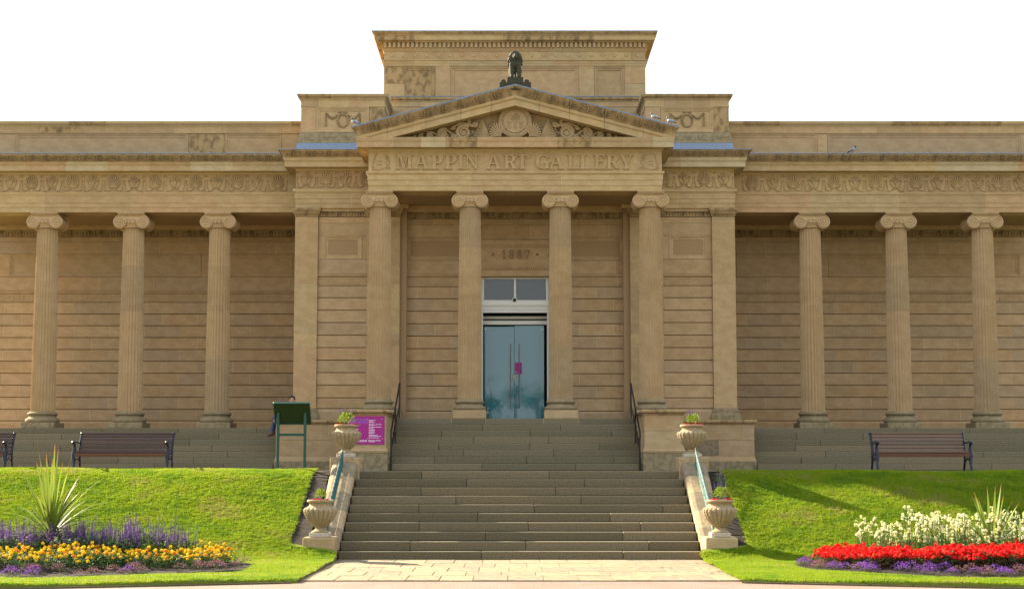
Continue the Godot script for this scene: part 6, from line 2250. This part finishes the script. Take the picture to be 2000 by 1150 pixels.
func person() -> void:
	var t := thing("person", "person in blue clothes sitting on the podium ledge behind the green notice board", "person", Vector3(-6.45, FLOOR_P - 0.002, -41.95))
	var mb := MB.new()
	var J := Color(0.035, 0.06, 0.16)
	var T := Color(0.03, 0.05, 0.14)
	var S := Color(0.45, 0.24, 0.16)
	var B := Color(0.10, 0.05, 0.035)
	var H := Color(0.035, 0.018, 0.012)
	# seat at y = 0, knees over the end of the ledge, shins hanging down
	var bones := [
		[Vector3(0, 0.11, 0), Vector3(0.02, 0.23, 0.0), 0.125, 0.12, J], [Vector3(0.02, 0.23, 0), Vector3(-0.02, 0.35, 0), 0.125, 0.125, J],
		[Vector3(-0.02, 0.37, -0.12), Vector3(-0.02, 0.37, 0.12), 0.068, 0.068, J], [Vector3(-0.02, 0.39, 0.0), Vector3(0.0, 0.50, 0.01), 0.055, 0.05, S],
		[Vector3(-0.02, 0.085, 0.09), Vector3(-0.46, 0.075, 0.12), 0.085, 0.062, T], [Vector3(-0.46, 0.075, 0.12), Vector3(-0.555, -0.33, 0.13), 0.06, 0.042, T],
		[Vector3(-0.02, 0.085, -0.09), Vector3(-0.46, 0.075, -0.10), 0.085, 0.062, T], [Vector3(-0.46, 0.075, -0.10), Vector3(-0.545, -0.33, -0.11), 0.06, 0.042, T],
		[Vector3(-0.545, -0.39, 0.13), Vector3(-0.66, -0.44, 0.14), 0.045, 0.034, B], [Vector3(-0.535, -0.39, -0.11), Vector3(-0.65, -0.44, -0.11), 0.045, 0.034, B],
		[Vector3(-0.02, 0.36, 0.16), Vector3(0.03, 0.17, 0.22), 0.06, 0.05, J], [Vector3(0.03, 0.17, 0.22), Vector3(-0.20, 0.19, 0.17), 0.048, 0.036, J],
		[Vector3(-0.02, 0.36, -0.16), Vector3(0.03, 0.17, -0.22), 0.06, 0.05, J], [Vector3(0.03, 0.17, -0.22), Vector3(-0.20, 0.19, -0.15), 0.048, 0.036, J],
	]
	body(mb, bones, 0.019, 0.05)
	# head, tilted a little down
	var h := Vector3(0.01, 0.575, 0.03)
	body(mb, [
		[h + Vector3(0, 0.03, -0.01), h + Vector3(0, -0.045, 0.03), 0.082, 0.06, S], [h + Vector3(0, -0.08, 0.05), h + Vector3(0, -0.085, 0.055), 0.038, 0.03, S],
		[h + Vector3(0, 0.0, 0.075), h + Vector3(0, -0.035, 0.10), 0.012, 0.016, S],
		[h + Vector3(-0.032, 0.008, 0.072), h + Vector3(-0.026, 0.008, 0.074), 0.011, 0.011, B], [h + Vector3(0.032, 0.008, 0.072), h + Vector3(0.026, 0.008, 0.074), 0.011, 0.011, B],
		[h + Vector3(-0.02, -0.062, 0.085), h + Vector3(0.02, -0.062, 0.085), 0.008, 0.008, Color(0.33, 0.11, 0.09)],
		[h + Vector3(-0.082, -0.01, 0.0), h + Vector3(-0.084, -0.03, 0.0), 0.018, 0.012, S], [h + Vector3(0.082, -0.01, 0.0), h + Vector3(0.084, -0.03, 0.0), 0.018, 0.012, S],
	], 0.006, 0.02)
	part("figure", mb.mesh(), M.tint, t)
	var hr := MB.new()
	body(hr, [[h + Vector3(0, 0.055, -0.025), h + Vector3(0, -0.02, -0.055), 0.083, 0.07, H], [h + Vector3(-0.07, 0.03, 0.0), h + Vector3(-0.03, 0.085, 0.035), 0.03, 0.03, H], [h + Vector3(0.07, 0.03, 0.0), h + Vector3(0.03, 0.085, 0.035), 0.03, 0.03, H]], 0.008, 0.03)
	part("hair", hr.mesh(), M.tint, t)
	var hand := MB.new()
	for q: Array in [[Vector3(-0.21, 0.195, 0.165), -1.0], [Vector3(-0.21, 0.195, -0.145), 1.0]]:
		var c: Vector3 = q[0]
		var dn := Vector3(-1, -0.2, 0.1 * q[1]).normalized()
		var ac := Vector3(0.1, 0.0, q[1]).normalized()
		var pf := dn.cross(ac).normalized()
		var bs := [[c, c + dn * 0.06, 0.028, 0.03, S], [c + dn * 0.02 + ac * 0.025, c + dn * 0.06 + ac * 0.055, 0.012, 0.009, S]]
		for i in 4:
			var b: Vector3 = c + dn * 0.07 + ac * (0.027 - i * 0.018)
			var m2: Vector3 = b + dn * (0.034 - 0.003 * absf(i - 1.0)) + pf * 0.006
			bs.append([b, m2, 0.0095, 0.0088, S])
			bs.append([m2, m2 + dn * 0.026 + pf * 0.018, 0.0088, 0.0075, S])
		body(hand, bs, 0.0042, 0.008)
	part("hands", hand.mesh(), M.tint, t)

func pigeon(label: String, at: Vector3, turn: float, mesh: Mesh) -> void:
	var t := thing("pigeon", label, "bird", at)
	t.rotation.y = turn
	part("body", mesh, M.tint, t)

func birds() -> void:
	var G := Color(0.16, 0.18, 0.22)
	var D := Color(0.05, 0.06, 0.08)
	var L := Color(0.30, 0.32, 0.36)
	var mb := MB.new()
	body(mb, [
		[Vector3(0.05, 0.13, 0), Vector3(-0.05, 0.10, 0), 0.05, 0.045, L], [Vector3(-0.05, 0.10, 0), Vector3(-0.17, 0.04, 0), 0.035, 0.012, D],
		[Vector3(0.07, 0.15, 0), Vector3(0.095, 0.215, 0), 0.032, 0.022, D], [Vector3(0.10, 0.225, 0), Vector3(0.105, 0.226, 0), 0.024, 0.024, G],
		[Vector3(0.12, 0.222, 0), Vector3(0.145, 0.215, 0), 0.008, 0.004, D], [Vector3(0.02, 0.12, 0.04), Vector3(-0.12, 0.07, 0.025), 0.028, 0.012, G], [Vector3(0.02, 0.12, -0.04), Vector3(-0.12, 0.07, -0.025), 0.028, 0.012, G],
		[Vector3(0.01, 0.08, 0.02), Vector3(0.015, 0.004, 0.022), 0.009, 0.007, Color(0.35, 0.1, 0.08)], [Vector3(0.01, 0.08, -0.02), Vector3(0.015, 0.004, -0.022), 0.009, 0.007, Color(0.35, 0.1, 0.08)],
	], 0.009, 0.015)
	var m := mb.mesh()
	var yt := yy(205.5, DP - 0.308)
	var rk := func(x: float) -> Vector3: return Vector3(x, yt + 0.583 - 0.264 * absf(x) - 0.004, -DP + 0.37)
	pigeon("grey pigeon on the low corner of the pediment above the magenta sign side", rk.call(-4.53), PI * 0.95, m)
	pigeon("grey pigeon on the sloping pediment edge with its back turned to another pigeon", rk.call(3.96), PI * 0.9, m)
	pigeon("pale-winged pigeon lowest on the sloping pediment edge beside another pigeon", rk.call(4.40), PI * 0.85, m)
	pigeon("lone dark pigeon on the lead gutter of the colonnaded wing", Vector3(xx(1665.0, 296, DW - 0.35), M.gutter_y, -DW + 0.38), -0.6, m)

func lion() -> void:
	var t := thing("lion_statue", "small dark weathered stone lion standing on top of the pediment", "statue", Vector3(0.0, M.lion_y - 0.004, -40.59))
	var mb := MB.new()
	var c := Color.WHITE
	var bones := [
		[Vector3(0, 0.40, 0.0), Vector3(0, 0.40, -0.55), 0.13, 0.12, c], [Vector3(0, 0.46, 0.0), Vector3(0, 0.36, 0.06), 0.15, 0.12, c],
		[Vector3(0, 0.585, 0.10), Vector3(0, 0.55, 0.15), 0.088, 0.08, c], [Vector3(0, 0.53, 0.20), Vector3(0, 0.515, 0.245), 0.046, 0.042, c], [Vector3(0, 0.465, 0.19), Vector3(0, 0.455, 0.21), 0.034, 0.028, c],
		[Vector3(0, 0.615, 0.185), Vector3(0, 0.545, 0.27), 0.022, 0.026, c], [Vector3(-0.055, 0.625, 0.17), Vector3(-0.015, 0.615, 0.195), 0.018, 0.018, c], [Vector3(0.055, 0.625, 0.17), Vector3(0.015, 0.615, 0.195), 0.018, 0.018, c],
		[Vector3(-0.03, 0.505, 0.235), Vector3(-0.035, 0.50, 0.23), 0.03, 0.028, c], [Vector3(0.03, 0.505, 0.235), Vector3(0.035, 0.50, 0.23), 0.03, 0.028, c],
		[Vector3(0, 0.30, -0.66), Vector3(0.06, 0.06, -0.74), 0.025, 0.02, c],
	]
	for s: float in [-1.0, 1.0]:
		bones.append([Vector3(s * 0.085, 0.36, 0.08), Vector3(s * 0.085, 0.05, 0.11), 0.068, 0.046, c])
		bones.append([Vector3(s * 0.085, 0.035, 0.11), Vector3(s * 0.088, 0.032, 0.17), 0.046, 0.04, c])
		bones.append([Vector3(s * 0.09, 0.36, -0.52), Vector3(s * 0.10, 0.22, -0.47), 0.09, 0.06, c])
		bones.append([Vector3(s * 0.10, 0.22, -0.47), Vector3(s * 0.10, 0.13, -0.58), 0.055, 0.04, c])
		bones.append([Vector3(s * 0.10, 0.13, -0.58), Vector3(s * 0.10, 0.035, -0.55), 0.04, 0.035, c])
		bones.append([Vector3(s * 0.10, 0.03, -0.55), Vector3(s * 0.10, 0.03, -0.49), 0.038, 0.034, c])
		for i in 8:   # locks of the mane, in two rings round the face
			var a := 0.05 + i * 0.40
			bones.append([Vector3(s * sin(a) * 0.10, 0.575 + cos(a) * 0.105, 0.12), Vector3(s * sin(a + 0.15) * 0.165, 0.52 + cos(a + 0.1) * 0.165, 0.09), 0.034, 0.018, c])
			bones.append([Vector3(s * sin(a + 0.2) * 0.13, 0.53 + cos(a + 0.2) * 0.14, 0.05), Vector3(s * sin(a + 0.3) * 0.19, 0.44 + cos(a + 0.3) * 0.22, 0.03), 0.04, 0.02, c])
	body(mb, bones, 0.0125, 0.012)
	part("body", mb.mesh(), M.bronze, t)
	mb = MB.new()
	for s: float in [-1.0, 1.0]:
		mb.ball(Vector3(s * 0.038, 0.590, 0.205), Vector3(0.016, 0.011, 0.012), 8, 5)
	part("eyes", mb.mesh(), M.black, t)
	t.scale = Vector3.ONE * 1.1

func tree(label: String, at: Vector3, h: float, r: float, sd: int) -> void:
	rng.seed = sd
	var t := thing("park_tree", label, "tree", at)
	var mb := MB.new()
	mb.tube([Vector3(0, -0.1, 0), Vector3(0.05, h * 0.3, 0), Vector3(-0.05, h * 0.6, 0.1), Vector3(0, h * 0.85, 0)], [0.24, 0.18, 0.11, 0.03], 9)
	var tips := []
	for i in 22:
		var y := rng.randf_range(0.18, 0.8) * h
		var d := rdir(0.1, 0.6)
		var p := Vector3(0, y, 0)
		var q := p + d * r * rng.randf_range(0.45, 0.95) * (1.15 - y / h * 0.7)
		mb.tube([p, p.lerp(q, 0.5) + Vector3(0, 0.12, 0), q], [0.07, 0.045, 0.015], 5)
		tips.append(q)
		tips.append(p.lerp(q, 0.6))
	part("trunk", mb.mesh(), M.wood_r[2], t)
	var fo := MB.new()
	fo.tinted = true
	tips.append(Vector3(0, h * 0.92, 0))
	for p: Vector3 in tips:
		for i in 80:
			var d := rdir(-1, 1)
			leaf(fo, p + d * 0.75 * sqrt(rng.randf()), rdir(-0.4, 0.7), rng.randf_range(0.14, 0.24), 0.11, shade_of(Color(0.06, 0.11, 0.02), 0.4), 0.3)
	part("crown", fo.mesh(), M.leaf, t)

# ------------------------------------------------------------------ start
func _ready() -> void:
	rng.seed = 12345
	var cam := Camera3D.new()
	cam.name = "camera"
	cam.projection = Camera3D.PROJECTION_FRUSTUM
	cam.near = 0.5
	cam.far = 1200.0
	cam.size = 0.5 * 1150.0 / F
	cam.frustum_offset = Vector2(0.0, 0.5 * (CY - 575.0) / F)
	add_child(cam)
	cam.position = Vector3(CAMX, EYE, 0)
	cam.rotation = Vector3(TH, 0, 0)
	cam.current = true
	var env := Environment.new()
	env.background_mode = Environment.BG_SKY
	var sm := ProceduralSkyMaterial.new()
	sm.sky_top_color = Color(0.84, 0.90, 0.98)
	sm.sky_horizon_color = Color(0.93, 0.94, 0.955)
	sm.sky_curve = 0.6
	sm.ground_bottom_color = Color(0.30, 0.30, 0.26)
	sm.ground_horizon_color = Color(0.75, 0.76, 0.75)
	sm.sun_angle_max = 0.0
	var sky := Sky.new()
	sky.sky_material = sm
	env.sky = sky
	env.background_energy_multiplier = 0.36
	env.tonemap_mode = Environment.TONE_MAPPER_LINEAR
	env.tonemap_exposure = 5.0
	env.sdfgi_enabled = true
	env.ssao_enabled = true
	env.ssil_enabled = true
	var we := WorldEnvironment.new()
	we.name = "environment"
	we.environment = env
	add_child(we)
	# low sun from behind the far end of the building
	var sun := DirectionalLight3D.new()
	sun.name = "sun"
	sun.light_color = Color(1.0, 0.93, 0.80)
	sun.light_energy = 1.6
	sun.light_angular_distance = 0.5
	sun.shadow_enabled = true
	add_child(sun)
	var el := deg_to_rad(27.5)
	var az := deg_to_rad(38.0)
	sun.look_at_from_position(Vector3.ZERO, Vector3(cos(el) * cos(az), -sin(el), cos(el) * sin(az)))

	materials()
	ground()
	rng.seed = 4321
	gallery()
	steps()
	stair_walls()
	beds()
	rng.seed = 99
	urns()
	cordyline("tall spiky cordyline palm rising from the purple salvias", Vector3(xx(97.0, 1030, 27.0), bed_y(8.6, 27.0, -1.0) - 0.02, -27.0), 1.72, 92, 31, 0.95, 0.6)
	cordyline("smaller spiky cordyline palm among the white snapdragons", Vector3(xx(1938.0, 1030, 26.6), bed_y(8.9, 26.6, 1.0) - 0.02, -26.6), 1.28, 44, 47, 0.5, 0.3)
	rng.seed = 55
	bench("dark reddish-brown slatted bench between the tall cordyline palm and the notice board", Vector3(-8.97, TERR - 0.006, -33.25), M.wood_l, M.wood_o)
	bench("dark reddish-brown slatted bench farther from the notice board than its twin", Vector3(-12.65, TERR - 0.006, -33.25), M.wood_l, M.wood_o)
	bench("weathered grey-brown slatted bench on the terrace above the red flower bed", Vector3(9.24, TERR - 0.006, -33.2), M.wood_r, M.wood_o)
	fallen_leaves()
	signs()
	notice_board()
	person()
	lion()
	birds()
	for q: Array in [[-2.0, 44.0, 10.6, 2.4], [0.3, 49.0, 11.2, 2.2], [2.2, 43.0, 10.0, 2.4]]:
		tree(["bushy green park tree mirrored beside the hinge of the glass door", "tallest green park tree mirrored in the middle of the glass door", "bushy green park tree mirrored beside the dark edge of the glass door"][[-2.0, 0.3, 2.2].find(q[0])], Vector3(q[0], -0.06, q[1]), q[2], q[3], int(q[1]))
